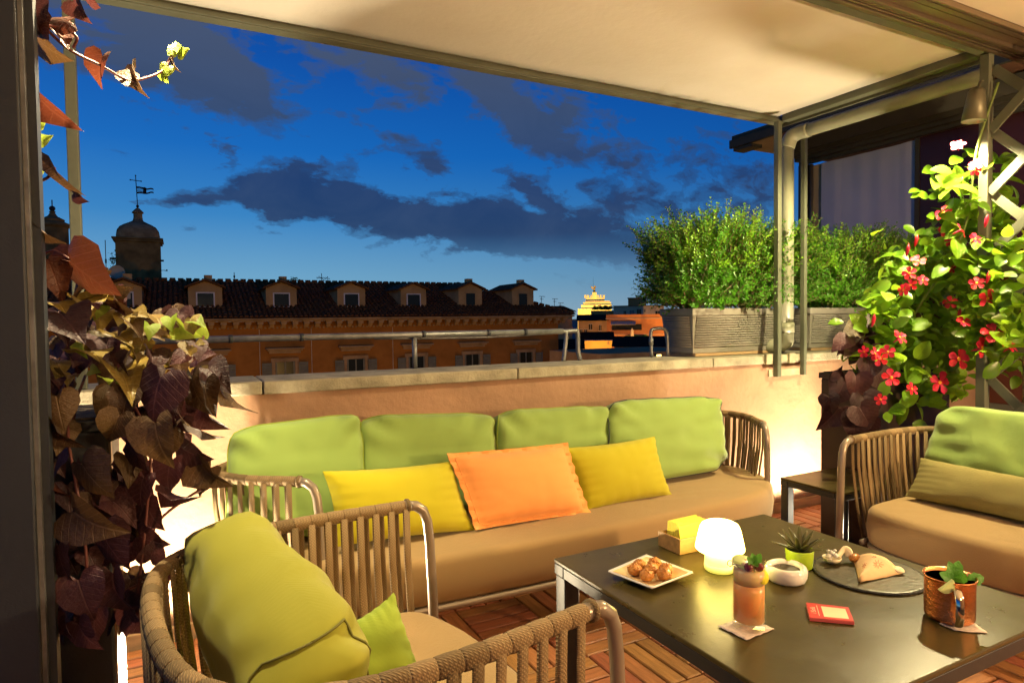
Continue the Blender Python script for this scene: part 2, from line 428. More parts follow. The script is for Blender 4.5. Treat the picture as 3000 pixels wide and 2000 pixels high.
# furniture
M('lime_fabric', (.245, .37, .085), .85, bump=.28, bs=260, bdist=.02, sheen=.25, kind='weave')
M('lime_dark_fabric', (.26, .36, .03), .85, bump=.16, bs=160, sheen=.2, kind='weave')
M('mesh_fabric', (.25, .25, .008), .85, bump=.28, bs=330, bdist=.02, sheen=.15, kind='weave')
M('yellow_fabric', (.46, .42, .004), .85, bump=.26, bs=240, bdist=.02, sheen=.2, kind='weave')
M('orange_fabric', (.92, .37, .10), .85, bump=.26, bs=240, bdist=.02, sheen=.25, kind='weave')
M('olive_fabric', (.24, .21, .07), .9, bump=.4, bs=170, kind='weave')
M('tan_fabric', (.34, .225, .095), .85, bump=.30, bs=240, bdist=.02, sheen=.15, kind='weave')
M('seam_dark', (.12, .12, .02), .8)
M('rope', (.27, .185, .09), .85, bump=.5, bs=75, kind='rope', bdist=.004)
M('rope_dark', (.17, .115, .052), .85, bump=.5, bs=75, kind='rope', bdist=.004)
M('chair_metal', (.27, .22, .17), .32, metal=.35, var=.06, vs=4)
M('table_top', (.062, .048, .015), .30, spec=.35, bump=.05, bs=420, var=.12, vs=5, rr=.16)
M('table_metal', (.035, .036, .038), .42, metal=.3, bump=.05, bs=300)
M('label_tag', (.05, .045, .02), .8)
M('label_paper', (.5, .42, .2), .8)
# table things
M('white_ceramic', (.78, .76, .72), .22, coat=.4)
M('plate_paper', (.70, .55, .30), .7, col2=(.62, .38, .17), vs=28)
M('nut_glaze', (.42, .14, .018), .38, var=.55, vs=70, bump=.9, bs=130, coat=.3, col2=(.60, .27, .05))
M('box_wood', (.50, .30, .12), .55, var=.25, vs=8, stretch=(1, 6, 6), bump=.1, bs=60)
M('napkin', (.80, .72, .10), .85, var=.06, vs=20, bump=.2, bs=40)
M('lamp_shade', (.95, .9, .8), .5, emis=(1.0, .74, .15), estr=17.0)
M('lamp_stem', (.95, .9, .8), .5, emis=(1.0, .78, .20), estr=1.7)
M('lamp_foot', (.85, .8, .6), .4, emis=(1.0, .85, .08), estr=.8)
def thin_glass(name, tint=(.97, .97, .95)):
    m = bpy.data.materials.new(name); m.use_nodes = True; t = NT(m.node_tree); o = t.n['Material Output']; t.n.remove(t.n['Principled BSDF'])
    tr = t.new('ShaderNodeBsdfTransparent'); tr.inputs[0].default_value = (*tint, 1); gl = t.new('ShaderNodeBsdfGlossy'); gl.inputs['Roughness'].default_value = .03
    lw = t.new('ShaderNodeLayerWeight'); lw.inputs[0].default_value = .18
    ms = t.new('ShaderNodeMixShader'); t.l.new(t.math('MULTIPLY_ADD', lw.outputs['Fresnel'], .14, .02, clamp=True), ms.inputs[0]); t.l.new(tr.outputs[0], ms.inputs[1]); t.l.new(gl.outputs[0], ms.inputs[2]); t.l.new(ms.outputs[0], o.inputs[0])
    MATS[name] = m
thin_glass('clear_glass')
for nm_, c_ in (('juice', (1, .44, .16)), ('juice_top', (1, .58, .30))):
    m_ = M(nm_, c_, .3, sub=.6); p_ = m_.node_tree.nodes['Principled BSDF']; p_.inputs['Subsurface Scale'].default_value = 1.0; p_.inputs['Subsurface Radius'].default_value = (.12, .06, .02)
M('ice', (.95, .72, .50), .12, sub=.3)
M('cherry', (.16, .006, .012), .12, coat=.8)
M('lemon', (.85, .75, .04), .4, var=.2, vs=60)
M('lime_skin', (.18, .34, .03), .4)
M('lime_flesh', (.62, .72, .30), .35)
M('steel', (.62, .56, .42), .22, metal=1.0)
M('coaster_paper', (.62, .52, .46), .85, var=.25, vs=90)
M('pot_lime', (.36, .55, .03), .18, coat=.6)
M('succulent', (.045, .06, .02), .4, var=.4, vs=40, col2=(.10, .085, .025))
M('spine', (.55, .48, .30), .6)
M('slate', (.052, .042, .016), .34, bump=.15, bs=60, var=.2, vs=12)
M('inset_dark', (.05, .04, .02), .6)
M('slate_edge', (.02, .02, .02), .6, bump=1.0, bs=120)
M('cream', (.80, .72, .50), .45, bump=.3, bs=40)
M('wrap_paper', (.68, .47, .25), .7, var=.12, vs=14)
M('wrap_print', (.42, .16, .10), .7)
M('card_red', (.62, .02, .015), .35, coat=.3)
M('card_pink', (.62, .12, .12), .3)
M('card_edge', (.72, .50, .42), .5)
M('card_cream', (.80, .62, .38), .5)
M('print_ink', (.85, .55, .42), .6)
M('copper', (.80, .33, .13), .22, metal=1.0, bump=.35, bs=120, rr=.12, vs=30)
M('mug_handle', (.60, .56, .48), .10, metal=1.0)
M('mug_tin', (.35, .33, .32), .25, metal=1.0)
M('dark_drink', (.06, .025, .01), .05)
M('fixture', (.16, .15, .10), .45, metal=.5)
M('bulb', (1, .95, .8), .4, emis=(1, .85, .5), estr=60.0)

# ================================================================== large structure
GZ = -20.0
gp = MB(); gp.quad((-3000, -400, GZ), (3000, -400, GZ), (3000, 5000, GZ), (-3000, 5000, GZ))
tag(P('street_ground', gp, 'asphalt'), 'dark city ground far below the terrace', kind='structure')

# own building under the terrace
ob = MB(); ob.box(-6, 9, -6, 3.30, GZ+.01, -.31)
tag(P('terrace_building', ob, 'plaster_ochre'), 'ochre building block carrying the roof terrace', 'building')

# deck: sub-floor sheet + 30 cm tiles of four planks laid in alternating directions
fl = T('terrace_floor', 'dark wooden deck tiles of four planks laid in alternating directions', None, (1.5, 1.5, 0), kind='structure')
db = MB(); db.box(-2.4, 6.2, -3.0, 2.955, -.3, -.022); P('deck_base', db, 'deck_base', fl)
pl = MB(); pl.box(-.15, .15, -.0335, .0335, -.02, .0); plm = pl.mesh('plank', 'plank')
bvm = bmesh.new(); bvm.from_mesh(plm); bmesh.ops.bevel(bvm, geom=[e for e in bvm.edges if all(v.co.z > -.001 for v in e.verts)], offset=.004, segments=1, affect='EDGES'); bvm.to_mesh(plm); bvm.free()
slots = []
TX0, TY0 = -1.93, -.36
for i in range(26):
    for j in range(12):
        cx, cy = TX0+.3*i+.15, TY0+.3*j+.15
        if cy > 2.86: continue
        for k in range(4):
            o = -.1125+.075*k
            p, rz = (Vector((cx, cy+o, 0)), 0) if (i+j) % 2 else (Vector((cx+o, cy, 0)), math.pi/2)
            d = p-CAMP; z = d.dot(FW)
            if z < .3: vis = 0; px = py = -9999
            else:
                px, py = 1500+FPX*d.dot(RT)/z, 1000-FPX*d.dot(UP)/z
            ok = -120 < px < 3150 and 1350 < py < 2100
            hid = (p.x < -.05 and p.y < 1.6)
            # regions of the deck the photograph shows
            seen = ok and ((px < 480 and py > 1750) or (900 < px < 2100 and py > 1700) or (px > 2600 and py > 1800) or (2150 < px < 2560 and 1480 < py < 1640))
            slots.append((not seen, z, p, rz))
slots.sort(key=lambda s: (s[0], s[1]))
rest = MB()
for n, (ns, z, p, rz) in enumerate(slots):
    jit = Matrix.Translation(p+Vector((0, 0, random.uniform(-.0015, .0015)))) @ Matrix.Rotation(rz+random.uniform(-.004, .004), 4, 'Z') @ Matrix.Diagonal((.988, .985, 1, 1))
    if n < 300: inst('plank', plm, jit, fl)
    else: rest.add([jit @ v.co for v in plm.vertices], [tuple(q.vertices) for q in plm.polygons])
ro = P('far_planks', raw(rest, 'far_planks', 'plank'), None, fl); ro['kind'] = 'stuff'

# parapet wall with stone coping
pw = T('parapet_wall', 'pink stuccoed parapet wall with pale stone coping behind the sofa', 'wall', (1.6, 3.1, 0))
b = MB(); b.box(-2.4, 6.3, 2.975, 3.27, -.3, .985)
P('wall_face', b, 'stucco', pw)
b = MB(); b.box(-2.4, 6.3, 2.955, 2.9735, -.019, .055); P('skirting_board', b, 'kerb_wood', pw, bevel=.004)
x = -2.4; k = 0
for L in (1.42, 1.30, 1.24, 1.36, 1.18, 1.22, .98):
    b = MB(); b.box(x+.003, x+L-.003, 2.945+random.uniform(-.003, .003), 3.29, .987, 1.044+random.uniform(-.002, .002))
    P('coping_stone', b, 'coping_stone', pw, bevel=.006); x += L

# ------------------------------------------------------------------ canopy pergola along the parapet
pg = T('pergola', 'grey green steel pergola holding the cream canopy over the sofa', 'pergola', (3.52, 2.98, 1.044))
ZP = 2.56
b = MB(); nx, ny = 40, 14
for i in range(nx+1):
    for j in range(ny+1):
        u, v = i/nx, j/ny
        b.v.append(Vector((-1.2+4.72*u, 1.80+1.2*v, ZP+.036+.006*math.sin(math.pi*v)*math.sin(u*9)+.006*noise.noise(Vector((u*9, v*4, 1))))))
for i in range(nx):
    for j in range(ny):
        a = i*(ny+1)+j; b.f.append((a, a+ny+1, a+ny+2, a+1))
co = P('canopy', b, 'canopy', pg, smooth=True); sm = co.modifiers.new('thick', 'SOLIDIFY'); sm.thickness = .01; sm.offset = 1
b = MB(); b.box(-1.2, 3.59, 2.985, 3.045, ZP, ZP+.05); P('front_beam', b, 'green_metal', pg, bevel=.004)
b = MB(); b.box(-1.2, 3.59, 2.972, 2.983, ZP+.004, ZP+.018); P('beam_lip', b, 'green_metal', pg, bevel=.002)
b = MB(); b.box(3.53, 3.59, 1.80, 2.955, ZP, ZP+.055); P('side_beam', b, 'green_metal', pg, bevel=.004)
b = MB(); b.box(3.595, 3.61, 1.80, 3.04, ZP-.015, ZP+.02); P('side_flange', b, 'green_metal', pg, bevel=.002)
b = MB(); b.box(-1.2, 3.59, 1.745, 1.798, ZP, ZP+.075); P('rear_beam', b, 'green_metal', pg, bevel=.004)
for (x0, x1, y0, y1, z0) in ((-.357, -.318, 2.99, 3.03, 1.046), (3.437, 3.472, 2.902, 2.94, .90), (3.69, 3.718, 2.905, 2.94, .90)):
    b = MB(); b.box(x0, x1, y0, y1, z0, ZP-.002 if x0 < 3 else ZP-.02); P('post', b, 'green_metal', pg, bevel=.004)
for zz in (1.02, .925):
    b = MB(); b.box(3.40, 3.74, 2.941, 2.954, zz-.022, zz+.022); P('post_bracket', b, 'bracket', pg, bevel=.002)
for xx in (3.36, 3.575): P('coping_clip', MB().box(xx, xx+.055, 2.925, 2.944, .985, 1.05), 'bracket', pg)

# rain pipe along the side beam and down between the two posts
dp = T('drainpipe', 'grey green plastic drainpipe running along the side beam and down between the posts', 'pipe', (3.6, 2.96, 1.06))
path = smoothpath([(3.655, 1.80, ZP-.062), (3.655, 2.2, ZP-.062), (3.655, 2.6, ZP-.065), (3.65, 2.84, ZP-.067)], 3)
P('gutter_run', MB().tube(path, .042, 18), 'pvc', dp, smooth=True)
path = smoothpath([(3.65, 2.842, ZP-.067), (3.645, 2.92, ZP-.068), (3.63, 2.965, ZP-.09), (3.62, 2.985, ZP-.15)], 6)
P('elbow', MB().tube(path, .047, 18), 'pvc', dp, smooth=True)
P('down_run', MB().tube([(3.62, 2.985, ZP-.151), (3.62, 2.985, 1.8), (3.62, 2.985, 1.20)], .041, 18), 'pvc', dp, smooth=True)
P('collar', MB().tube([(3.62, 2.985, 1.25), (3.62, 2.985, 1.185)], .047, 18), 'pvc', dp, smooth=True)
path = smoothpath([(3.62, 2.985, 1.184), (3.62, 2.99, 1.12), (3.60, 3.03, 1.098), (3.55, 3.1, 1.095)], 6)
P('elbow', MB().tube(path, .044, 18), 'pvc', dp, smooth=True)

# sliding track header and the lounge ceiling the photographer stands under
hd = T('sliding_track', 'brown aluminium multi groove sliding track beside the canopy', 'track', (2.5, 1.5, ZP))
for nm, y0, y1, z0, z1, mt in (('rail', 1.722, 1.743, ZP-.006, ZP+.06, 'track_metal'), ('groove', 1.712, 1.7215, ZP+.02, ZP+.06, 'track_dark'), ('rail', 1.704, 1.7115, ZP-.004, ZP+.06, 'track_metal'),
        ('groove', 1.694, 1.7035, ZP+.02, ZP+.06, 'track_dark'), ('rail', 1.686, 1.6935, ZP-.004, ZP+.06, 'track_metal'), ('groove', 1.676, 1.6855, ZP+.02, ZP+.06, 'track_dark'),
        ('rail', 1.655, 1.6755, ZP-.010, ZP+.06, 'track_metal'), ('fascia', 1.61, 1.6545, ZP+.006, ZP+.06, 'track_metal'), ('groove', 1.601, 1.6095, ZP+.03, ZP+.06, 'track_dark'),
        ('rail', 1.575, 1.6005, ZP+.0, ZP+.06, 'track_metal'), ('groove', 1.566, 1.5745, ZP+.03, ZP+.06, 'track_dark'), ('rail', 1.552, 1.5655, ZP-.004, ZP+.06, 'track_metal')):
    b = MB(); b.box(-1.5, 6.0, y0, y1, z0, z1); P(nm, b, mt, hd, bevel=.002)
b = MB(); b.box(-1.5, 6.0, -3.2, 1.55, ZP+.02, ZP+.12)
tag(P('lounge_ceiling', b, 'ceiling'), 'warm pale ceiling of the covered lounge behind the track', kind='structure')
b = MB(); b.box(-1.5, 6.0, -3.4, -3.2, -.02, ZP+.12)
tag(P('lounge_back_wall', b, 'stucco'), 'stuccoed wall at the rear of the covered lounge', kind='structure')

# dark sliding-frame post close at the left edge
jp = T('frame_post', 'dark blue grey metal frame post rising along the left vine', 'post', (-.5, 1.68, 0))
e0, e1 = onY(75, 100, 1.68), onY(146, 1950, 1.68)
xr = (e0.x+e1.x)/2
b = MB(); b.box(xr-.42, xr-.012, 1.66, 1.74, -.018, ZP-.008); P('post_body', b, 'dark_metal', jp, bevel=.004)
b = MB(); b.box(xr-.0115, xr-.003, 1.672, 1.735, -.018, ZP-.008); P('edge_strip', b, 'galv', jp)
b = MB(); b.box(xr-.0025, xr+.012, 1.69, 1.735, -.018, ZP-.008); P('gasket', b, 'dark_metal', jp)

# ------------------------------------------------------------------ conduit pipes on the outer edge of the coping
YP = 3.245
def pt(px, py, y=YP): return onY(px, py, y)
cp = T('conduit_rail', 'galvanised metal pipe rail running along the outer coping edge', 'pipe rail', (1.0, YP, 1.05))
a, e = pt(560, 990), pt(1648, 974)
zt = (a.z+e.z)/2
P('long_pipe', MB().tube([(a.x-.6, YP, zt), (.9, YP, zt), (e.x, YP, zt)], .016, 14), 'galv', cp, smooth=True)
P('thin_pipe', MB().tube(smoothpath([(.9, YP+.03, zt-.014), (1.3, YP+.035, zt-.022), (1.6, YP+.035, zt-.022), (e.x-.05, YP+.03, zt-.01)], 4), .008, 10), 'galv', cp, smooth=True)
for px in (675, 883, 1240, 1430, 1538):
    q = pt(px, 980); P('pipe_clip', MB().tube([(q.x-.009, YP, zt), (q.x+.009, YP, zt)], .019, 14), 'dark_metal', cp, smooth=True)
q = pt(1216, 1060); P('support', MB().tube([(q.x, YP+.004, 1.044), (q.x, YP+.004, zt-.015)], .013, 12), 'galv', cp, smooth=True)
q = pt(1655, 1000); x0 = q.x
P('short_leg', MB().tube(smoothpath([(e.x, YP, zt), (x0+.006, YP, zt-.006), (x0+.008, YP, zt-.035), (x0-.002, YP, 1.10), (x0-.012, YP, 1.045)], 5), .012, 12), 'galv', cp, smooth=True)
q = pt(1697, 1000); x1 = q.x
P('long_leg', MB().tube(smoothpath([(e.x+.01, YP+.02, zt-.004), (x1-.02, YP+.02, zt), (x1, YP+.02, zt-.012), (x1+.004, YP+.02, 1.10), (x1+.018, YP+.02, 1.045)], 5), .014, 12), 'galv', cp, smooth=True)
c2 = T('conduit_loop', 'short bent grey pipe looping up from the coping beside the ribbed planter', 'pipe', pt(1930, 1045))
q0, q1 = pt(1907, 960), pt(1955, 965)
P('pipe', MB().tube(smoothpath([(q0.x+.004, YP, 1.045), (q0.x, YP, 1.15), (q0.x, YP, 1.20), (q0.x+.02, YP, 1.222), (q1.x-.04, YP, 1.224), (q1.x-.008, YP, 1.20), (q1.x, YP, 1.15), (q1.x+.004, YP, 1.045)], 5), .011, 12), 'galv', c2, smooth=True)
P('sleeve', MB().tube([(q0.x+.001, YP, 1.12), (q0.x, YP, 1.165)], .014, 12), 'galv', c2, smooth=True)
# ================================================================== the city
DY = 40.0
pz = T('palazzo', 'long ochre palazzo with tiled roof, seven dormers and bracketed cornice', 'building', (12, DY, GZ))
XL, XR = -14.0, 24.52
b = MB(); b.box(XL, XR, DY, DY+13, GZ, .86); P('facade', b, 'brick_ochre', pz)
b = MB(); b.box(XL-.1, XR+.1, DY-.12, DY+13, .862, 1.02); b.box(XL-.2, XR+.2, DY-.3, DY+13, 1.022, 1.10); b.box(XL-.1, XR+.1, DY-.10, DY+13, 1.102, 1.298); P('frieze', b, 'brick_ochre', pz)
b = MB(); b.box(XL-.6, XR+.75, DY-.78, DY+13.6, 1.30, 1.385); b.box(XL-.65, XR+.85, DY-.9, DY+13.7, 1.387, 1.50); P('cornice', b, 'travertine', pz, bevel=.03)
# dentil row (too small to pick apart) and the modillions
b = MB(); x = XL
while x < XR: b.box(x, x+.11, DY-.2, DY-.121, .875, .99); x += .22
do = P('dentils', raw(b, 'dentils', 'travertine'), None, pz); do['kind'] = 'stuff'
mb_ = MB(); mb_.box(-.16, .16, -.40, .0, .12, .28); mb_.prism([(-.12, -.34, .12), (-.12, 0, .12), (-.12, 0, -.1), (-.12, -.12, -.06)], (.24, 0, 0)); mm = mb_.mesh('modillion', 'travertine')
x = XL+.3
while x < XR+.2:
    inst('modillion', mm, Matrix.Translation((x, DY-.3, 1.02)), pz); x += .64
# tiled roof: pans as rows of half-round tiles on hipped slopes
RY, RZ, EY, EZ = 46.2, 3.96, DY-.95, 1.52
RXE, EXE = 19.4, XR+1.0           # ridge end / eave end on the hip
b = MB()
b.add([(XL-1, EY, EZ), (EXE, EY, EZ), (RXE, RY, RZ), (XL-1, RY, RZ)], [(0, 1, 2, 3)])
b.add([(EXE, EY, EZ), (EXE, 2*RY-EY, EZ), (RXE, RY, RZ)], [(0, 1, 2)])
b.add([(XL-1, 2*RY-EY, EZ), (XL-1, RY, RZ), (RXE, RY, RZ), (EXE, 2*RY-EY, EZ)], [(0, 1, 2, 3)])
ro = P('roof', b, 'roof_tile', pz)
tl = MB()
sl = (RZ-EZ)/(RY-EY); L = 7.3; rows = 19
x = XL-.9; col = 0
while x < EXE-.1:
    if x > RXE: top = 1-(x-RXE)/(EXE-RXE)
    else: top = 1.0
    nr = max(1, int(rows*top))
    for r in range(nr):
        t0, t1 = r/rows, (r+1.12)/rows
        y0, y1 = EY+(RY-EY)*t0, EY+(RY-EY)*t1
        z0, z1 = EZ+(RZ-EZ)*t0+.045, EZ+(RZ-EZ)*t1+.005
        jx = random.uniform(-.02, .02); w0 = .105+random.uniform(-.012, .012); w1 = w0*.8; jz = random.uniform(-.012, .02)
        vs = []
        for (yy, zz, w) in ((y0, z0, w0), (y1, z1, w1)):
            for a in (0, 60, 120, 180):
                vs.append((x+jx+w*math.cos(R_(a)), yy, zz+jz+.085*math.sin(R_(a))))
        tl.add(vs, [(0, 4, 5, 1), (1, 5, 6, 2), (2, 6, 7, 3), (0, 1, 2, 3)])
    x += .27; col += 1
to = P('roof_tiles', raw(tl, 'roof_tiles', 'roof_tile'), None, ro); to['kind'] = 'stuff'
# ridge and hip caps
rc = MB(); rc.tube([(-.14, 0, 0), (.18, 0, .012)], [.15, .135], 10); rcm = rc.mesh('ridge_tile', 'roof_tile', True)
x = -14.0
while x < RXE:
    inst('ridge_tile', rcm, Matrix.Translation((x, RY, RZ+.03+random.uniform(-.01, .012))) @ Matrix.Rotation(random.uniform(-.03, .03), 4, 'Z'), ro); x += .46
d = Vector((EXE-RXE, EY-RY, EZ-RZ)); n = int(d.length/.46)
for i in range(n):
    q = Vector((RXE, RY, RZ+.05))+d*(i/n)
    inst('ridge_tile', rcm, Matrix.Translation(q) @ d.to_track_quat('X', 'Z').to_matrix().to_4x4(), ro)
# dormers
DX = [-2.56, 1.48, 5.63, 9.84, 13.95, 18.05, 22.18]
for i, dx_ in enumerate(DX):
    w = .88; yf = 41.0; zb, ze, zk = 1.9, 3.30, 3.66
    zo = .08 if i >= 5 else 0
    ze += zo; zk += zo
    dm = MB(); dm.box(dx_-w, dx_+w, yf, RY-1.2, zb, ze); dm.prism([(dx_-w, yf, ze), (dx_+w, yf, ze), (dx_, yf, zk)], (0, 4.0, 0))
    do = P('dormer', dm, 'plaster_ochre', pz)
    rf = MB()
    for s in (-1, 1):
        rf.prism([(dx_, yf-.28, zk+.03), (dx_+s*(w+.2), yf-.28, ze-.06), (dx_+s*(w+.2), yf-.28, ze+.04), (dx_, yf-.28, zk+.14)], (0, 4.0, 0))
    P('dormer_roof', rf, 'roof_tile', do)
    if i != 4 and i != 3:
        ch = MB(); ch.box(dx_-.02, dx_+.40, yf+.5, yf+.95, zk-.1, zk+.38); P('chimney', ch, 'plaster_ochre', do)
    z0, z1 = (2.13, 3.03) if i < 5 else (2.03, 3.15)
    hw = .49 if i < 5 else .41
    tilt = 0 if i in (0, 1, 5, 6) else .05
    wn = MB()
    for (xa, xb, za, zb2) in ((-hw, hw, z0, z0+.07), (-hw, hw, z1-.07, z1), (-hw, -hw+.07, z0+.072, z1-.072), (hw-.07, hw, z0+.072, z1-.072)):
        wn.box(dx_+xa, dx_+xb, yf-.05, yf-.002, za, zb2)
    P('window_frame', wn, 'win_frame' if i < 5 else 'plaster_ochre', do)
    gl = MB(); gl.box(dx_-hw+.075, dx_+hw-.075, yf-.02, yf-.004, z0+.075, z1-.075); P('pane', gl, 'dark_glass', do)
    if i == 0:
        cl = MB(); cl.box(dx_+.12, dx_+.34, yf-.03, yf-.021, z0+.5, z1-.1); P('painted_reflection', cl, 'plaster_cream', do)  # pale patch imitating a reflection on the pane
# shuttered windows with hoods
WX = [-2.4, 1.60, 5.60, 9.78, 13.73, 17.67, 21.80]
for i, wx in enumerate(WX):
    hd_ = MB(); hd_.box(wx-1.08, wx+1.08, DY-.42, DY-.003, -.33, -.24); hd_.box(wx-.98, wx+.98, DY-.30, DY-.003, -.44, -.332); hd_.box(wx-.9, wx+.9, DY-.18, DY-.003, -.58, -.442)
    ho = P('window_hood', hd_, 'travertine', pz, bevel=.02)
    fr = MB(); fr.box(wx-.78, wx+.78, DY-.10, DY-.003, -1.08, -.86); fr.box(wx-.70, wx+.70, DY-.14, DY-.101, -.92, -.86)
    for s in (-1, 1): fr.box(wx+s*.66-.10, wx+s*.66+.10, DY-.09, DY-.003, -3.3, -1.082)
    P('window_surround', fr, 'travertine', pz, bevel=.01)
    gl = MB(); gl.box(wx-.555, wx+.555, DY-.05, DY-.004, -3.3, -1.09); P('pane', gl, 'dark_glass', pz)
    mu = MB(); mu.box(wx-.04, wx+.04, DY-.075, DY-.052, -3.3, -1.09); 
    for s in (-1, 1): mu.box(wx+s*.50-.045, wx+s*.50+.045, DY-.075, DY-.052, -3.3, -1.09)
    P('window_frame', mu, 'shutter', pz)
    for s in (-1, 1):
        if i == 5 and s == 1: pass
        cx = wx+s*1.02
        sh = MB(); sh.box(cx-.27, cx+.27, DY-.17, DY-.14, -3.3, -1.12)
        for k in range(14):
            z = -1.22-k*.15
            sh.prism([(cx-.21, DY-.20, z-.06), (cx-.21, DY-.172, z), (cx-.21, DY-.172, z-.08)], (.42, 0, 0))
        for e_ in (-.27, .22): sh.box(cx+e_, cx+e_+.05, DY-.205, DY-.172, -3.3, -1.12)
        P('shutter', sh, 'shutter', pz)
for px in (760, 912, 1150):
    q = onY(px, 1000, DY); P('cable', MB().tube([(q.x, DY-.04, .86), (q.x, DY-.04, -8)], .022, 5), 'plaster_cream', pz)

# bell tower behind the roof
TY = 50.0
tw = T('bell_tower', 'dark square bell tower with bell shaped dome behind the tiled roof', 'tower', (-2.2, TY, GZ))
tcx, hw = -2.19, 1.30
b = MB(); b.box(tcx-hw, tcx+hw, TY, TY+2.6, GZ, 6.75); P('shaft', b, 'tower_stone', tw)
b = MB(); b.box(tcx-hw-.13, tcx+hw+.13, TY-.13, TY+2.73, 6.752, 6.90); b.box(tcx-hw-.2, tcx+hw+.2, TY-.2, TY+2.8, 6.902, 7.02); P('cornice', b, 'tower_stone', tw, bevel=.03)
prof = [(1.30, 7.022), (1.30, 7.25), (1.25, 7.55), (1.10, 7.80), (.85, 7.98), (.58, 8.12), (.36, 8.25), (.30, 8.34)]
b = MB(); rings = []
for r, z in prof:      # square dome: superellipse rings
    for k in range(32):
        a = 2*math.pi*k/32; c_, s_ = math.cos(a), math.sin(a); e_ = 5
        q = r/((abs(c_)**e_+abs(s_)**e_)**(1/e_)); b.v.append(Vector((tcx+q*c_, TY+1.3+q*s_, z)))
for i in range(len(prof)-1):
    for k in range(32): b.f.append((i*32+k, i*32+(k+1) % 32, (i+1)*32+(k+1) % 32, (i+1)*32+k))
b.f.append(tuple((len(prof)-1)*32+k for k in range(32)))
dm_ = P('dome', b, 'tower_dome', tw, smooth=True)
b = MB(); b.lathe([(.31, 8.3), (.27, 8.55), (.27, 8.78), (.36, 8.82), (.36, 8.88), (.24, 9.02), (.10, 9.16), (.05, 9.2)], 8, (tcx, TY+1.3, 0)); P('lantern', b, 'tower_dome', tw)
b = MB(); b.sphere((tcx, TY+1.3, 9.30), .10); P('finial_ball', b, 'iron', tw, smooth=True)
vx = tcx-.06
b = MB(); b.tube([(tcx, TY+1.3, 9.3), (vx, TY+1.3, 11.35)], .03, 6); b.tube([(vx-.30, TY+1.3, 11.06), (vx+.30, TY+1.3, 11.02)], .026, 6)
for q in ((vx-.32, 11.06), (vx+.32, 11.02), (vx, 11.38)): b.sphere((q[0], TY+1.3, q[1]), .05, seg=6, rings=4)
P('cross', b, 'iron', tw)
b = MB()
up, lo = [], []
for i in range(13):
    t = i/12; xx = vx+.03+t*1.02; wv = .07*math.sin(t*9)*t
    up.append((xx, TY+1.3, 10.66-.12*t+wv)); lo.append((xx, TY+1.3, (10.16+.05*t)+wv if t < .5 else 10.185+.03*t+wv))
def strip(a, c):
    for i in range(len(a)-1): b.quad(a[i], a[i+1], c[i+1], c[i])
mid1 = [(p[0], p[1], p[2]-.10) for p in up]; mid2 = [(p[0], p[1], p[2]+.10) for p in lo]
strip(up, mid1); strip(mid2, lo)
for k in range(4):
    z = 10.24+.09*k; b.quad((vx+.03, TY+1.3, z), (vx+.55, TY+1.3, z+.09), (vx+.55, TY+1.3, z+.13), (vx+.03, TY+1.3, z+.04))
b.quad((vx+.42, TY+1.3, 10.22), (vx+.62, TY+1.3, 10.22), (vx+.62, TY+1.3, 10.60), (vx+.42, TY+1.3, 10.60))
fo = P('weather_flag', b, 'iron', tw); s_ = fo.modifiers.new('thick', 'SOLIDIFY'); s_.thickness = .03; s_.offset = 0
b = MB(); b.box(tcx-hw-.35, tcx-hw, TY+.2, TY+.5, 5.55, 5.66); b.box(tcx+hw, tcx+hw+.2, TY+.2, TY+.5, 5.50, 5.60); P('ledge_beam', b, 'iron', tw)
P('arm_antenna', MB().tube([(tcx+hw, TY+.1, 4.86), (tcx+hw+.2, TY+.1, 4.88), (tcx+hw+.34, TY+.1, 4.84)], .02, 5).sphere((tcx+hw+.36, TY+.1, 4.88), .06, seg=6, rings=4), 'iron', tw)
b = MB(); random.seed(3)
for k in range(150):
    p = Vector((tcx-hw-.12+random.gauss(0, .1), TY-.1, 5.35+random.gauss(0, .28))); s_ = .07
    b.add([p+Vector((random.uniform(-s_, s_), random.uniform(-s_, s_), random.uniform(-s_, s_))) for _ in range(3)], [(0, 1, 2)])
wo_ = P('wall_weeds', raw(b, 'wall_weeds', 'box_leaf'), None, tw); wo_['kind'] = 'stuff'
# second belfry further left
y2 = 56.0
q = onY(138, 700, y2)
t2 = T('belfry', 'small ochre belfry with ball finial beside the far left post', 'tower', (q.x, y2, GZ))
prof = [(1.15, 3.0), (1.15, 8.2), (1.0, 8.25), (1.0, 8.8), (1.15, 8.85)]
zc = lambda py: onY(138, py, y2).z
b = MB(); b.box(q.x-2.3, q.x+2.3, y2, y2+4, GZ, zc(812)); b.box(q.x-2.6, q.x+2.6, y2-.3, y2+4.2, zc(812)+.003, zc(806)); P('belfry_base', b, 'tower_stone', t2)
b = MB(); b.lathe([(.95, zc(806)), (.95, zc(662)), (1.12, zc(655)), (1.05, zc(648)), (.72, zc(642)), (.75, zc(636)), (.30, zc(626)), (.16, zc(616)), (.22, zc(613)), (.08, zc(609))], 16, (q.x+.2, y2+1.2, 0)); P('drum', b, 'tower_stone', t2)
b = MB(); b.sphere((q.x+.2, y2+1.2, zc(603)), .2); b.tube([(q.x+.2, y2+1.2, zc(603)), (q.x+.2, y2+1.2, zc(577))], .04, 5); P('ball_finial', b, 'iron', t2)

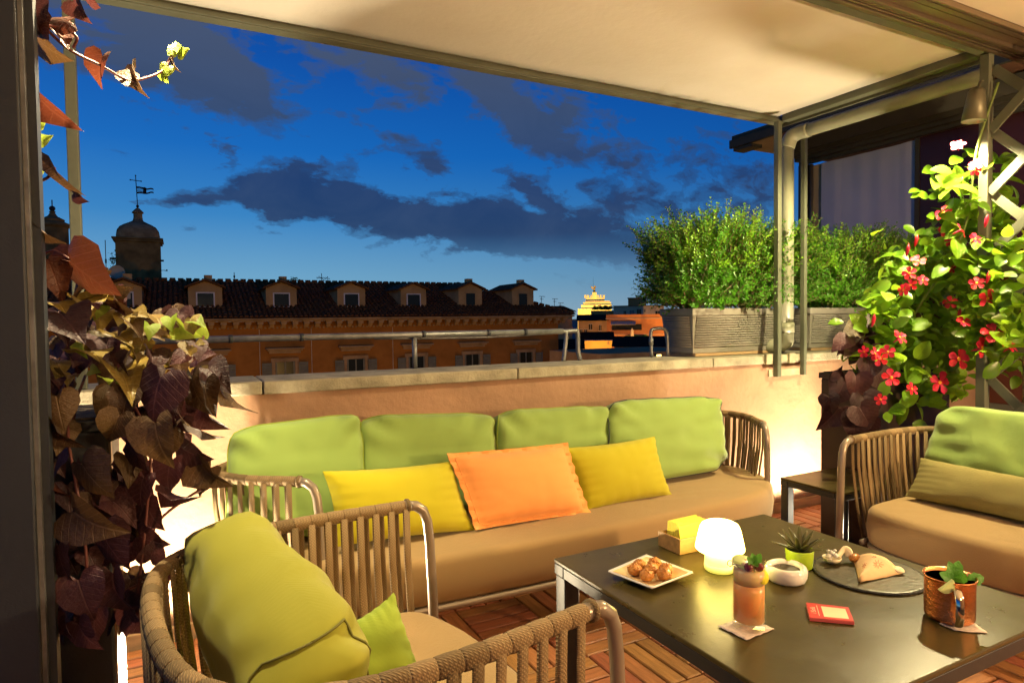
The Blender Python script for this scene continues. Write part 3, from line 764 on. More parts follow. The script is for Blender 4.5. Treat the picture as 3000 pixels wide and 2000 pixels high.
# rooftop dish and aerials
q = onY(343, 797, 42.5)
sd = T('satellite_dish', 'round ochre satellite dish on a chimney below the bell tower', 'satellite dish', (q.x, 42.5, 3.0))
b = MB(); b.lathe([(0, 0), (.2, .02), (.36, .07), (.40, .10), (.36, .085), (0, .03)], 20, q, m=Matrix.Rotation(R_(-80), 4, 'X') @ Matrix.Rotation(math.pi, 4, 'X')); P('dish_bowl', b, 'dish', sd, smooth=True)
b = MB(); b.box(q.x-.02, q.x+.30, 42.6, 42.95, 2.9, q.z-.3); P('chimney_stand', b, 'plaster_ochre', sd)
def aerial(px, pytop, label, elems, y=46.2, zb=3.95):
    q = onY(px, pytop, y); t = T('aerial', label, 'antenna', (q.x, y, zb))
    b = MB(); b.tube([(q.x, y, zb), (q.x, y, q.z)], .022, 5)
    P('mast', b, 'iron', t)
    if elems: P('elements', elems(q), 'iron', t)
aerial(308, 703, 'tall thin rooftop aerial left of the bell tower', lambda q: MB().tube([(q.x, 46.2, q.z-1.4), (q.x, 46.2, q.z-1.15)], .05, 5))
aerial(686, 798, 'single rod aerial on the ridge between the first white framed dormers', lambda q: MB().tube([(q.x, 46.2, q.z-.35), (q.x, 46.2, q.z-.2)], .06, 6))
def yagi(q):
    b = MB(); z = q.z-.28
    b.tube([(q.x-.35, 46.2, z-.02), (q.x+.55, 46.1, z-.08)], .02, 5)
    for k in range(7):
        x = q.x-.33+k*.12; b.tube([(x, 46.0, z-.12+.02*k), (x+.05, 46.5, z+.06)], .012, 4)
    b.tube([(q.x+.2, 46.2, z-.14), (q.x+.42, 46.2, z+.06)], .015, 4); b.tube([(q.x+.42, 46.2, z+.06), (q.x+.42, 46.2, z-.2)], .015, 4)
    b.tube([(q.x-.2, 46.2, z+.1), (q.x+.25, 46.2, z-.25)], .015, 4)
    return b
aerial(942, 801, 'many armed yagi aerial on the roof ridge', yagi)
q = onY(862, 826, 46.4)
b = MB(); random.seed(5)
for k in range(60):
    p = Vector((q.x+random.gauss(0, .16), 46.3, 4.02+abs(random.gauss(0, .09)))); b.add([p, p+Vector((random.uniform(-.12, .12), .02, .1)), p+Vector((.05, 0, random.uniform(0, .12)))], [(0, 1, 2)])
tag(P('roof_weed', raw(b, 'roof_weed', 'box_leaf')), 'small tuft of weed growing on the roof ridge', 'plant')

# ------------------------------------------------------------------ right-hand city blocks, placed by ray and distance
def cx(px, y): return onY(px, 930, y).x
def czf(py, px, y): return onY(px, py, y).z
class Front:
    """a facade square to the line of sight at a pixel column: local x right, y away, z up"""
    def __init__(s, pxc, y):
        p = onY(pxc, 930, y); s.o = Vector((p.x, p.y, 0)); s.e2 = Vector((p.x, p.y, 0)).normalized(); s.e1 = Vector((s.e2.y, -s.e2.x, 0)); s.R = Vector((p.x, p.y)).length
        s.m = Matrix(((s.e1.x, s.e2.x, 0, s.o.x), (s.e1.y, s.e2.y, 0, s.o.y), (0, 0, 1, 0), (0, 0, 0, 1)))
    def at(s, px, py, dy=0.0):
        d = ray(px, py); t = (s.R+dy)/Vector((d.x, d.y, 0)).dot(s.e2); return Vector((d.x, d.y, 0)).dot(s.e1)*t, EYE+d.z*t
    def box(s, px0, px1, py0, py1, y0, y1):
        x0, z1 = s.at(px0, py0, y0); x1, _ = s.at(px1, py0, y0); _, z0 = s.at(px0, py1, y0)
        return MB().box(x0, x1, y0, y1, z0 if py1 < 1500 else GZ, z1, s.m)
def block(name, label, px0, px1, py0, y, depth, mat, wins=(), roofm=None):
    f = Front((px0+px1)/2, y); t = T(name, label, 'building', (f.o.x, f.o.y, GZ))
    P('wall', f.box(px0, px1, py0, 2000, 0, depth), mat, t)
    if roofm:
        x0, z = f.at(px0, py0); x1, _ = f.at(px1, py0)
        P('roof', MB().prism([f.m @ Vector(q) for q in ((x0-.3, -.35, z+.003), (x0-.3, depth+.3, z+.003), (x0-.3, depth*.5, z+1.0))], f.e1*(x1-x0+.6)), roofm, t)
    for (a_, c_, p0, p1, m) in wins:
        o = P('window', f.box(a_, c_, p0, p1, -.06, -.005), m, t)
        x0, z1 = f.at(a_, p0); x1, _ = f.at(c_, p0); _, z0 = f.at(a_, p1)
        P('frame', MB().box((x0+x1)/2-.03, (x0+x1)/2+.03, -.1, -.061, z0, z1, f.m).box(x0-.1, x1+.1, -.14, -.062, z0-.12, z0-.01, f.m).box(x0-.1, x1+.1, -.1, -.062, z1+.01, z1+.1, f.m), 'plaster_cream', o)
    return t, f
t, f = block('penthouse_block', 'cream penthouse with dark windows above the orange terrace house', 1797, 1945, 897, 92, 8, 'plaster_cream', [(1827, 1834, 911, 922, 'dark_glass'), (1845, 1858, 909, 922, 'curtain_glass'), (1866, 1878, 906, 921, 'dark_glass'), (1887, 1891, 906, 914, 'dark_glass'), (1920, 1935, 911, 921, 'dark_glass')])
P('flat_roof', f.box(1795, 1947, 895.5, 896.8, -.3, 8.2), 'dark_roof', t)
t, f = block('stair_tower', 'small orange rooftop stair tower on the penthouse', 1840, 1893, 874, 95, 4, 'plaster_orange')
P('roof_slab', f.box(1838, 1895, 872, 873.8, -.3, 4.3), 'dark_roof', t)
x, z = f.at(1870, 872, 1); P('roof_mast', MB().tube([f.m @ Vector(q) for q in ((x, 1, z), (x, 1, z+.9), (x+.35, 1, z+.9))], .04, 5), 'iron', t)
t, f = block('orange_terrace_house', 'wide orange house with pale awning over its roof terrace', 1776, 1950, 922, 80, 9, 'plaster_orange')
P('string_course', f.box(1774, 1952, 932.5, 934.5, -.15, -.003), 'plaster_cream', t)
x0, z0 = f.at(1790, 941); x1, z1 = f.at(1862, 949)
P('awning', MB().prism([f.m @ Vector(q) for q in ((x0, -.01, z0), (x0, -2.0, z1), (x0, -2.0, z1-.08), (x0, -.01, z0-.1))], f.e1*(x1-x0)), 'awning', t)
P('glazed_opening', f.box(1793, 1880, 950, 967, -.06, -.003), 'dark_glass', t)
f2 = Front(1876, 76)
P('terrace_wall', f2.box(1795, 1960, 981, 2000, 0, .4), 'plaster_orange', t); P('wall_cap', f2.box(1793, 1962, 979.5, 980.8, -.15, .5), 'plaster_cream', t)
block('ochre_side_house', 'dim ochre house with two arched openings beside the palazzo', 1694, 1778, 940, 84, 8, 'plaster_ochre', [(1725, 1735, 950, 965, 'dark_glass'), (1699, 1706, 965, 980, 'dark_glass'), (1712, 1720, 965, 980, 'dark_glass'), (1755, 1762, 952, 968, 'dark_glass')], 'dark_roof')
block('roof_garden_house', 'low cream house carrying a planted roof garden', 1731, 1800, 910, 100, 6, 'plaster_ochre')
t, f = block('yellow_shed', 'plain yellow rendered house with thin dark eaves', 1706, 1793, 998, 64, 6, 'plaster_yellow', [(1781, 1783, 1005, 1008, 'iron')], 'dark_roof')
P('eaves', f.box(1704, 1795, 996, 998.5, -.25, -.003), 'win_frame', t)
block('dark_low_house', 'dark low house in front of the orange terrace', 1800, 1990, 1015, 55, 8, 'plaster_ochre', [(1850, 1890, 1040, 1046, 'dark_glass')], 'dark_roof')
block('dark_stub_house', 'dark stub of house between the pipe legs', 1640, 1706, 1022, 60, 6, 'plaster_ochre', [], 'dark_roof')
# roof-garden shrubs and terrace pots
random.seed(11)
for (px0, px1, py, y, n, lab) in ((1737, 1792, 905, 99.5, 700, 'dark shrubs in the distant roof garden'), (1830, 1935, 990, 75.4, 900, 'dark potted shrubs along the far orange terrace wall')):
    b = MB()
    for k in range(n):
        px = random.uniform(px0, px1); q = onY(px, py-abs(random.gauss(0, 5))*(.4+.8*abs(noise.noise(Vector((px*.06, 3, 1))))), y); s_ = .22
        b.add([q+Vector((random.uniform(-s_, s_), random.uniform(-.5, .5), random.uniform(-s_, s_))) for _ in range(3)], [(0, 1, 2)])
    o = tag(P('far_shrubs', raw(b, 'far_shrubs', 'box_leaf')), lab, 'shrubs', kind='stuff')
q0, q1 = onY(1822, 1000, 75.2), onY(1945, 1000, 75.2)
fe = T('terrace_railing', 'thin iron railing on the far orange terrace', 'railing', (q0.x, 75.2, czf(1006, 1880, 75.2)))
zt, zb_ = czf(986, 1880, 75.2), czf(1002, 1880, 75.2)
P('top_rail', MB().tube([(q0.x, 75.2, zt), (q1.x, 75.2, zt)], .03, 4), 'iron', fe)
for i in range(20):
    x = q0.x+(q1.x-q0.x)*i/19; P('baluster', MB().tube([(x, 75.2, zb_), (x, 75.2, zt)], .02, 4), 'iron', fe)
q = onY(1852, 985, 75)
pu = T('closed_parasol', 'closed beige parasol on the far orange terrace', 'parasol', (q.x, 75, czf(1000, 1852, 75)))
P('canopy', MB().lathe([(.03, czf(961, 1852, 75)), (.18, czf(966, 1852, 75)), (.26, czf(985, 1852, 75)), (.1, czf(986, 1852, 75))], 8, (q.x, 75, 0)), 'awning', pu)
P('pole', MB().tube([(q.x, 75, czf(1000, 1852, 75)), (q.x, 75, czf(986, 1852, 75))], .04, 6), 'iron', pu)
for (px, py, y, lab) in ((1586, 868, 70, 'thin aerial rising behind the palazzo hip'), (1624, 875, 72, 'forked aerial right of the palazzo hip'), (1641, 887, 74, 'low yagi aerial over the dark gable')):
    q = onY(px, py, y); t = T('far_aerial', lab, 'antenna', (q.x, y, q.z-4))
    P('mast', MB().tube([(q.x, y, q.z-4), (q.x, y, q.z)], .035, 5), 'iron', t); P('elements', MB().tube([(q.x-.3, y, q.z), (q.x+.55, y, q.z-.03)], .03, 4).tube([(q.x-.2, y, q.z-.35), (q.x+.3, y, q.z-.35)], .03, 4), 'iron', t)
t, f = block('dark_gable_house', 'dark gabled house behind the palazzo hip', 1600, 1676, 906, 66, 6, 'plaster_ochre')
x0, z0 = f.at(1600, 906); x1, _ = f.at(1690, 906); _, z1 = f.at(1640, 896)
P('gable_roof', MB().prism([f.m @ Vector(q) for q in ((x0, -.1, z0), (x1, -.1, z0-.3), (x1-1.6, -.1, z1), (x0, -.1, z1))], f.e2*6), 'dark_roof', t)
# lit window low behind the coping
q = onY(1931, 1043, 30)
lw = T('lit_kiosk', 'glowing yellow window low behind the coping by the bent pipe', 'window', (q.x, 30, -3))
for s in (-1, 1): P('pane', MB().box(q.x+s*.09-.075, q.x+s*.09+.075, 30, 30.03, q.z-.10, q.z+.10), 'lit_window', lw)
P('window_frame', MB().box(q.x-.2, q.x+.2, 30.032, 30.2, q.z-.16, q.z+.16), 'iron', lw)
b = MB(); b.box(q.x-4, q.x+4, 30.3, 36, GZ, q.z+.25); P('house_wall', b, 'plaster_ochre', lw)

# floodlit monument far off
MY = 450.0
mo = T('monument', 'golden floodlit stepped monument with winged statue on its top', 'monument', (312, MY, GZ))
mf = Front(1742, MY)
mo.location = (mf.o.x, mf.o.y, GZ)
def mbx(px0, px1, py0, py1, dy=0.0, d=10, nm='tier', mat='monument_stone'): return P(nm, mf.box(px0, px1, py0, py1, dy, dy+d), mat, mo)
mbx(1693, 1792, 904, 1010, 0, 30); mbx(1702, 1792, 893, 903.8, 2, 26); mbx(1708, 1790, 886, 892.8, 4, 22)
mbx(1714, 1786, 882, 885.8, 5, 18); mbx(1716, 1771, 873, 881.8, 8, 14)
for (a_, c_) in ((1712, 1718), (1720, 1726), (1730, 1734), (1749, 1754), (1757, 1762), (1766, 1772)): mbx(a_, c_, 864, 872.8, 8, 6, 'parapet_block')
for k in range(9): mbx(1697+k*10.5, 1700+k*10.5, 906, 935, -.8, .7, 'pilaster')
mbx(1735, 1748, 856, 872.8, 6, 8, 'statue_plinth')
q = onY(1741, 856, MY+8)
b = MB(); b.tube([(q.x, MY+8, q.z), (q.x, MY+8, q.z+2.4), (q.x+.2, MY+8, q.z+4.4)], [1.1, .8, .5], 8); b.sphere((q.x+.2, MY+8, q.z+5.0), .6)
st = P('statue', b, 'bronze_gold', mo, smooth=True)
for s in (-1, 1):
    b = MB(); b.prism([(q.x+s*.3, MY+8.5, q.z+2.4), (q.x+s*1.6, MY+8.8, q.z+3.2), (q.x+s*3.0, MY+9, q.z+5.0), (q.x+s*2.2, MY+9, q.z+5.1), (q.x+s*.5, MY+8.5, q.z+4.2)], (0, .5, 0)); P('wing', b, 'bronze_gold', mo)
P('spire_rod', MB().tube([(q.x-.3, MY+9, q.z+5), (q.x-.3, MY+9, q.z+13)], [.16, .06], 5), 'steel', mo)
for (dx_, e_) in ((-14, 1), (0, 1.2), (14, 1)):
    light('monument_floodlight', 'SPOT', mf.m @ Vector((dx_, -45, -10)), 130000*e_, (1, .56, .07), mo, 1.5, mf.m @ Vector((dx_, 10, 12)), 90)

# street lamps that light the facades from below
def street_lamp(x, y, z, power, lab, col=(1, .50, .12)):
    t = T('street_lamp', lab, 'street lamp', (x, y, GZ))
    P('pole', MB().tube([(x, y, GZ), (x, y, z-.3)], [.12, .06], 8), 'iron', t); P('head', MB().lathe([(.05, z-.3), (.3, z-.2), (.34, z), (.1, z+.16)], 10, (x, y, 0)), 'iron', t)
    light('lamp_light', 'POINT', (x, y, z+.3), power, col, t, .3)
street_lamp(3, 31, -9.0, 600, 'street lamp before the left palazzo windows')
street_lamp(14, 31, -9.5, 550, 'street lamp before the middle palazzo windows')
street_lamp(25, 29, -10, 450, 'street lamp at the palazzo corner')
street_lamp(41.3, 59.5, -7, 5000, 'street lamp before the yellow house', (1, .55, .15))
street_lamp(68, 66, -5, 15000, 'street lamp below the orange terrace house', (1, .5, .13))
street_lamp(52, 70, -4, 5000, 'street lamp beside the ochre side house', (1, .5, .13))

def palazzo_fill(x, z, power, lab):  # unseen floods added to brighten the palazzo front and roof
    t = T('fill_floodlight', lab, 'floodlight', (x, 3.30, z))
    P('housing', MB().box(x-.2, x+.2, 3.32, 3.46, z-.12, z+.12), 'iron', t, bevel=.01); P('arm', MB().box(x-.03, x+.03, 3.301, 3.319, z-.1, z+.1), 'iron', t)
    light('flood_light', 'SPOT', (x, 3.52, z), power, (1, .52, .13), t, .25, (x+6, 40, z+3), 130, .4)
palazzo_fill(2.0, -4.5, 4300, 'unseen floodlight added below the terrace to brighten the palazzo, under the sofa')
palazzo_fill(8.0, -4.5, 3500, 'unseen floodlight added below the terrace to brighten the palazzo, under the planters')

# ------------------------------------------------------------------ neighbouring veranda with blind and dark glass
nv = T('neighbour_veranda', 'dark neighbouring veranda with deep eaves, grey blind and dark red pane', 'veranda', (6.0, 3.6, 0))
ZE = 2.92
b = MB(); b.box(5.98, 6.4, 2.2, 4.95, -.018, .55); P('base_wall', b, 'veranda_metal', nv)
b = MB(); b.box(5.22, 8.0, 1.4, 4.98, ZE+.14, ZE+.17); P('eaves_board', b, 'veranda_wood', nv)
b = MB(); b.box(5.18, 5.215, 1.4, 5.0, ZE+.125, ZE+.21); P('fascia', b, 'veranda_metal', nv, bevel=.004)
b = MB(); b.box(5.22, 8.0, 1.4, 5.0, ZE+.172, ZE+.26); P('roof', b, 'veranda_metal', nv)
for k, (x0, dz_) in enumerate(((5.80, .06), (5.87, .03), (5.935, .0))):
    b = MB(); b.box(x0, x0+.055, 1.4, 4.75, ZE+dz_-.03, ZE+.138); P('header_profile', b, 'veranda_metal', nv, bevel=.003)
b = MB(); b.prism([(5.5, 4.7, ZE+.139), (5.72, 4.7, ZE+.139), (5.72, 4.7, ZE+.06), (5.66, 4.7, ZE+.05)], (.0, -3.2, -.02)); P('awning_cassette', b, 'veranda_metal', nv)
b = MB(); b.box(5.93, 6.02, 4.66, 4.75, .55, ZE-.032); P('corner_post', b, 'track_dark', nv)
P('corner_pipe', MB().tube([(5.97, 4.62, .55), (5.97, 4.62, ZE-.04)], .02, 8), 'track_metal', nv, smooth=True)
b = MB(); b.box(5.99, 6.01, 3.52, 3.56, .55, ZE-.032); P('mullion', b, 'veranda_metal', nv)
b = MB()
for i in range(28):
    y = 3.57+(4.54-3.57)*i/28; y2 = 3.57+(4.54-3.57)*(i+1)/28
    dx0 = .035+.003*math.sin(i*1.1) if i > 3 and i < 23 else .02; dx1 = .035+.003*math.sin((i+1)*1.1) if i > 2 and i < 22 else .02
    b.quad((6.0+dx0, y, .56), (6.0+dx1, y2, .56), (6.0+dx1, y2, ZE-.04), (6.0+dx0, y, ZE-.04))
P('blind', b, 'blind_fabric', nv, smooth=True)
b = MB(); b.box(6.05, 6.07, 4.42, 4.665, .56, ZE-.035); P('reveal_panel', b, 'plaster_cream', nv)
b = MB(); b.box(6.0, 6.008, 1.6, 3.518, .55, ZE-.032); P('red_pane', b, 'red_glass', nv)
b = MB(); b.box(6.2, 6.25, 1.4, 4.9, .56, ZE); P('inner_wall', b, 'veranda_wood', nv)
b = MB(); b.box(5.2, 5.35, 4.72, 4.96, ZE+.09, ZE+.122); P('lamp_bracket', b, 'veranda_metal', nv)
# ================================================================== soft furnishings
def cushion(name, label, corners, thick, mat, expo=8.0, bulge=.35, wr=.006, seed=0, group=None, seam=None, sag=0.0, parent=None, endseam=None, cat='cushion', N=13, puck=0.0):
    """soft box cushion spanned over four corners (bl, br, tr, tl) of its middle plane"""
    bl, br, tr, tl = [Vector(c) for c in corners]
    nrm = (br-bl).cross(tl-bl).normalized()
    def mp(u, v, w):
        a, c_ = (u+1)/2, (v+1)/2
        p = bl.lerp(br, a).lerp(tl.lerp(tr, a), c_)
        w2 = w*(1-bulge*(.5*abs(u)**3+.5*abs(v)**3))
        p = p + nrm*(w2*thick/2)
        p.z -= sag*(1-u*u)*max(0, v)
        q = p*7+Vector((seed*3.1, 0, 0))
        d = wr*(noise.noise(q)+.6*noise.noise(q*2.3))
        cr = max(0, abs(u)-.35)*max(0, abs(v)-.2)*2.2        # creases fanning out of the corners
        d += .022*cr*math.sin(9*(abs(u)-abs(v))+5*noise.noise(q*.4+Vector((seed, 0, 0))))
        d += .007*noise.noise(Vector((q.x*.5, q.y*.5, q.z*2.6)))
        if puck:      # gathers running in from the edges
            e = max(abs(u), abs(v)); k = max(0, (e-.55)/.45)
            d += puck*k*math.sin((u if abs(v) > abs(u) else v)*17+2*noise.noise(q*.7))
        return p+nrm*d*(1 if w >= 0 else -1)
    def sq(p):
        s_ = (abs(p[0])**expo+abs(p[1])**expo+abs(p[2])**2.6)**(1/expo) if True else 1
        m_ = max(1e-6, (abs(p[0])**expo+abs(p[1])**expo+abs(p[2])**expo)**(1/expo))
        return (p[0]/m_, p[1]/m_, p[2]/m_)
    b = MB(); idx = {}
    def vert(p):
        k = tuple(round(x, 5) for x in p)
        if k not in idx:
            idx[k] = len(b.v); b.v.append(mp(*sq(p)))
        return idx[k]
    g_ = [-1+2*i/(2*N) for i in range(2*N+1)]; gz = [-1+2*i/6 for i in range(7)]
    for w in (-1, 1):
        for i in range(2*N):
            for j in range(2*N): b.f.append(tuple(vert(q) for q in ((g_[i], g_[j], w), (g_[i+1], g_[j], w), (g_[i+1], g_[j+1], w), (g_[i], g_[j+1], w))))
    for s_ in (-1, 1):
        for i in range(2*N):
            for k in range(6):
                b.f.append(tuple(vert(q) for q in ((s_, g_[i], gz[k]), (s_, g_[i+1], gz[k]), (s_, g_[i+1], gz[k+1]), (s_, g_[i], gz[k+1]))))
                b.f.append(tuple(vert(q) for q in ((g_[i], s_, gz[k]), (g_[i+1], s_, gz[k]), (g_[i+1], s_, gz[k+1]), (g_[i], s_, gz[k+1]))))
    base = (bl+br)/2
    t = T(name, label, cat, base, group)
    P('cover', b, mat, t, smooth=True)
    if endseam:
        loop = []
        for k in range(60):
            a = 2*math.pi*k/60; c_, s_ = math.cos(a), math.sin(a); m_ = max(abs(c_), abs(s_))
            u, v, ww = sq((.80+.10*c_, c_/m_, s_/m_)); q = mp(u, v, ww); loop.append(q+(q-mp(u, 0, 0)).normalized()*.002)
        P('seam', MB().tube(loop, .0026, 5, closed=True), endseam, t, smooth=True)
    if seam:
        for w in (.62,):
            loop = []
            for k in range(72):
                a = 2*math.pi*k/72; c_, s_ = math.cos(a), math.sin(a); m_ = max(abs(c_), abs(s_))
                u, v, ww = sq((c_/m_, s_/m_, w)); q = mp(u, v, ww)
                ctr = mp(0, 0, ww*0); loop.append(q+(q-ctr).normalized()*.0015)
            P('seam', MB().tube(loop, .0028, 5, closed=True), seam, t, smooth=True)
    return t

def pillow(name, label, corners, thick, mat, seed=0, pull=.07, flange=0.0, group=None, wr=.004, hem=None):
    """knife-edge throw pillow between four corners"""
    bl, br, tr, tl = [Vector(c) for c in corners]
    nrm = (br-bl).cross(tl-bl).normalized(); N = 26
    t = T(name, label, 'pillow', (bl+br)/2, group)
    fl_ = 1-flange
    def pos(u, v, w):
        uu = u*(1-pull*(1-v*v)); vv = v*(1-pull*(1-u*u))
        a, c_ = (uu+1)/2, (vv+1)/2
        p = bl.lerp(br, a).lerp(tl.lerp(tr, a), c_)
        un, vn = min(1, abs(u)/fl_), min(1, abs(v)/fl_)
        h = thick/2*max(0.0, (1-un**2.4)*(1-vn**2.4))**.5
        q = p*8+Vector((0, seed*5.3, 0))
        k = max(abs(u), abs(v))**4
        h += wr*(noise.noise(q)+.5*noise.noise(q*2.7))*(.3+min(1, h/.02))
        fw_ = flange and max(0, max(abs(u), abs(v))-fl_)/flange
        wav = (.006*math.sin((u if abs(v) > abs(u) else v)*19+seed)*fw_) if flange else 0
        gath = .0035*math.sin((u if abs(v) > abs(u) else v)*24+3*noise.noise(q*.5))*k
        return p+nrm*(w*max(h, .0012)+wav+gath*w)
    b = MB()
    for w in (1, -1):
        o = len(b.v)
        for i in range(N+1):
            for j in range(N+1): b.v.append(pos(-1+2*i/N, -1+2*j/N, w))
        for i in range(N):
            for j in range(N): b.f.append((o+i*(N+1)+j, o+(i+1)*(N+1)+j, o+(i+1)*(N+1)+j+1, o+i*(N+1)+j+1))
    P('cover', b, mat, t, smooth=True)
    if hem:
        loop = []
        for k in range(80):
            a = 2*math.pi*(k+.5)/80; c_, s_ = math.cos(a), math.sin(a); m_ = max(abs(c_), abs(s_)); r_ = fl_ if flange else 1.0
            loop.append(pos(c_/m_*r_, s_/m_*r_, 1)+nrm*.002)
        P('hem', MB().tube(loop, .0022, 5, closed=True), hem, t, smooth=True)
    return t

def puck(outline, z0, z1, rad=.045, crown=.02, wr=.003, seed=0):
    """seat cushion from a closed plan outline"""
    pts = [Vector(p) for p in outline]; n = len(pts)
    c_ = sum(pts, Vector((0, 0, 0)))/n
    nr = []
    for i in range(n):
        t = (pts[(i+1) % n]-pts[i-1]).normalized(); q = Vector((t.y, -t.x, 0))
        if q.dot(pts[i]-c_) < 0: q = -q
        nr.append(q)
    b = MB(); lv = []
    for k in range(5):
        a = math.pi/2*k/4; lv.append((-rad*(1-math.sin(a)), z0+rad*(1-math.cos(a))))
    lv.append((.006, (z0+z1)/2))
    for k in range(5):
        a = math.pi/2*k/4; lv.append((-rad*(1-math.cos(a)), z1-rad*(1-math.sin(a))))
    for off, z in lv:
        for i in range(n): b.v.append(pts[i]+nr[i]*off+Vector((0, 0, z)))
    for f in (.9, .72, .5, .28, .1):
        for i in range(n):
            p = c_+(pts[i]-nr[i]*rad-c_)*f; q = p*6+Vector((seed, 0, 0))
            b.v.append(Vector((p.x, p.y, z1+crown*(1-f*f)+wr*noise.noise(q)+wr*.8*noise.noise(q*2.7))))
    L = len(lv)+5
    for r in range(L-1):
        for i in range(n): b.f.append((r*n+i, r*n+(i+1) % n, (r+1)*n+(i+1) % n, (r+1)*n+i))
    b.f.append(tuple((L-1)*n+i for i in range(n))); b.f.append(tuple(range(n))[::-1])
    return b

HZ, LZ = .72, .26
# one strap: sleeve round the rail, outer and inner band down to the seat frame
def strap_mesh(name, mat):
    h = HZ-LZ; b = MB()
    b.tube([(-.0237, 0, 0), (-.020, 0, 0), (0, 0, 0), (.020, 0, 0), (.0237, 0, 0)], [.0180, .0192, .0197, .0192, .0180], 12)
    b.tube([(0, .0165, -.004), (.001, .014, -h*.3), (0, -.010, -h*.7), (0, -.040, -h)], [.0042]*4, 8, flat=2.75)
    b.tube([(.024, -.0165, -.004), (.024, -.023, -h*.35), (.025, -.042, -h*.7), (.024, -.056, -h)], [.0042]*4, 8, flat=2.75)
    return b.mesh(name, mat, True)
STRAPS = [strap_mesh('strap', 'rope'), strap_mesh('strap', 'rope'), strap_mesh('strap', 'rope_dark')]
def woven(t, rail, outline, legs, zt=.44, z0=.275, step=.048):
    """rail: XY path front end -> round the back -> front end; outline: seat plan; all world XY"""
    rp = smoothpath([(x, y, HZ) for x, y in rail], 10)
    ctr = sum((Vector((x, y, 0)) for x, y in outline), Vector((0, 0, 0)))/len(outline)
    s0 = (rp[0]-rp[1]).normalized(); s1 = (rp[-1]-rp[-2]).normalized()
    def down(p, s_):
        return [p+s_*.012, p+s_*.038+Vector((0, 0, -.004)), p+s_*.062+Vector((0, 0, -.022)), p+s_*.075+Vector((0, 0, -.055)), p+s_*.082+Vector((0, 0, -.12)), p+s_*.09+Vector((0, 0, -.30)), p+s_*.10+Vector((0, 0, -HZ))]
    P('arm_tube', MB().tube(down(rp[0], s0), .016, 12), 'chair_metal', t, smooth=True)
    P('arm_tube', MB().tube(down(rp[-1], s1), .016, 12), 'chair_metal', t, smooth=True)
    P('top_rail', MB().tube([rp[0]+s0*.02]+rp+[rp[-1]+s1*.02], .017, 12), 'chair_metal', t, smooth=True)
    for p, s_ in ((rp[0], s0), (rp[-1], s1)): P('rail_cap', MB().tube([p+s_*.004, p+s_*.014], .0225, 14), 'rope_dark', t, smooth=True)
    rs = resample(rp, step/2)
    for i in range(1, len(rs)-1, 2):
        tg = (rs[i+1]-rs[i-1]).normalized()
        ny = Vector((tg.y, -tg.x, 0))
        if ny.dot(rs[i]-Vector((ctr.x, ctr.y, HZ))) < 0: ny = -ny; 
        mx = Matrix(((ny.y, ny.x, 0, rs[i].x), (-ny.x, ny.y, 0, rs[i].y), (0, 0, 1, rs[i].z), (0, 0, 0, 1)))
        inst('strap', STRAPS[random.randrange(3)], mx, t)
    lo = []
    for i, p in enumerate(rp):
        tg = (rp[min(i+1, len(rp)-1)]-rp[max(i-1, 0)]).normalized(); ny = Vector((tg.y, -tg.x, 0))
        if ny.dot(p-Vector((ctr.x, ctr.y, HZ))) < 0: ny = -ny
        lo.append(Vector((p.x, p.y, LZ-.005))-ny*.048)
    ol = smoothpath([(x, y, 0) for x, y in outline], 6, True)
    P('lower_rail', MB().tube(lo, .013, 10), 'chair_metal', t, smooth=True)
    cen = sum(ol, Vector((0, 0, 0)))/len(ol)
    P('seat_frame', MB().tube([cen+(p-cen)*.97+Vector((0, 0, LZ-.012)) for p in ol], .0145, 10, closed=True), 'chair_metal', t, smooth=True)
    P('seat_cushion', puck(ol, z0-.02, zt, .036, .012, .007, cen.x*9), 'tan_fabric', t, smooth=True)
    for (x, y) in legs: P('leg', MB().tube([(x, y, LZ-.01), (x, y, 0)], .015, 10), 'chair_metal', t, smooth=True)

# ------------------------------------------------------------------ sofa
sf = T('sofa', 'long rope strap sofa with tan seat cushion against the parapet', 'sofa', (1.55, 2.6, 0))
woven(sf, [(.37, 2.42), (.20, 2.55), (.12, 2.71), (.20, 2.85), (.45, 2.905), (1.0, 2.912), (1.6, 2.912), (2.2, 2.912), (2.62, 2.905), (2.86, 2.85), (2.89, 2.67), (2.765, 2.44)],
      [(.60, 2.20), (1.1, 2.165), (1.55, 2.16), (2.0, 2.165), (2.45, 2.195), (2.70, 2.31), (2.82, 2.50), (2.83, 2.70), (2.68, 2.83), (2.2, 2.85), (1.55, 2.85), (.9, 2.85), (.38, 2.83), (.22, 2.68), (.28, 2.47), (.42, 2.30)],
      [(1.42, 2.20), (2.35, 2.24), (.75, 2.24), (.5, 2.78), (2.6, 2.78)])
def bc(pxl, pxr, ytl, ytr, yb, Yf, lean, px_l2=None, px_r2=None):
    """back cushion corners from photo pixels on a leaning plane"""
    bl = onY(px_l2 or pxl, 1480, Yf); br = onY(px_r2 or pxr, 1440, Yf)
    tl = onY(pxl, ytl, Yf+lean); tr = onY(pxr, ytr, Yf+lean)
    return [Vector((bl.x, Yf, yb)), Vector((br.x, Yf, yb)), tr, tl]
SG = 'green back cushions on the sofa'
cushion('back_cushion', 'lime green back cushion at the vine end of the sofa', bc(668, 1052, 1262, 1212, .46, 2.60, .12, 655, 1062), .17, 'lime_fabric', seed=1, seam='lime_dark_fabric', group=SG, sag=.0, puck=.002)
cushion('back_cushion', 'green sofa back cushion with the small dark label, above the orange pillow', bc(1042, 1440, 1222, 1212, .46, 2.62, .12, 1058, 1442), .17, 'lime_fabric', seed=2, seam='lime_dark_fabric', group=SG, puck=.003)
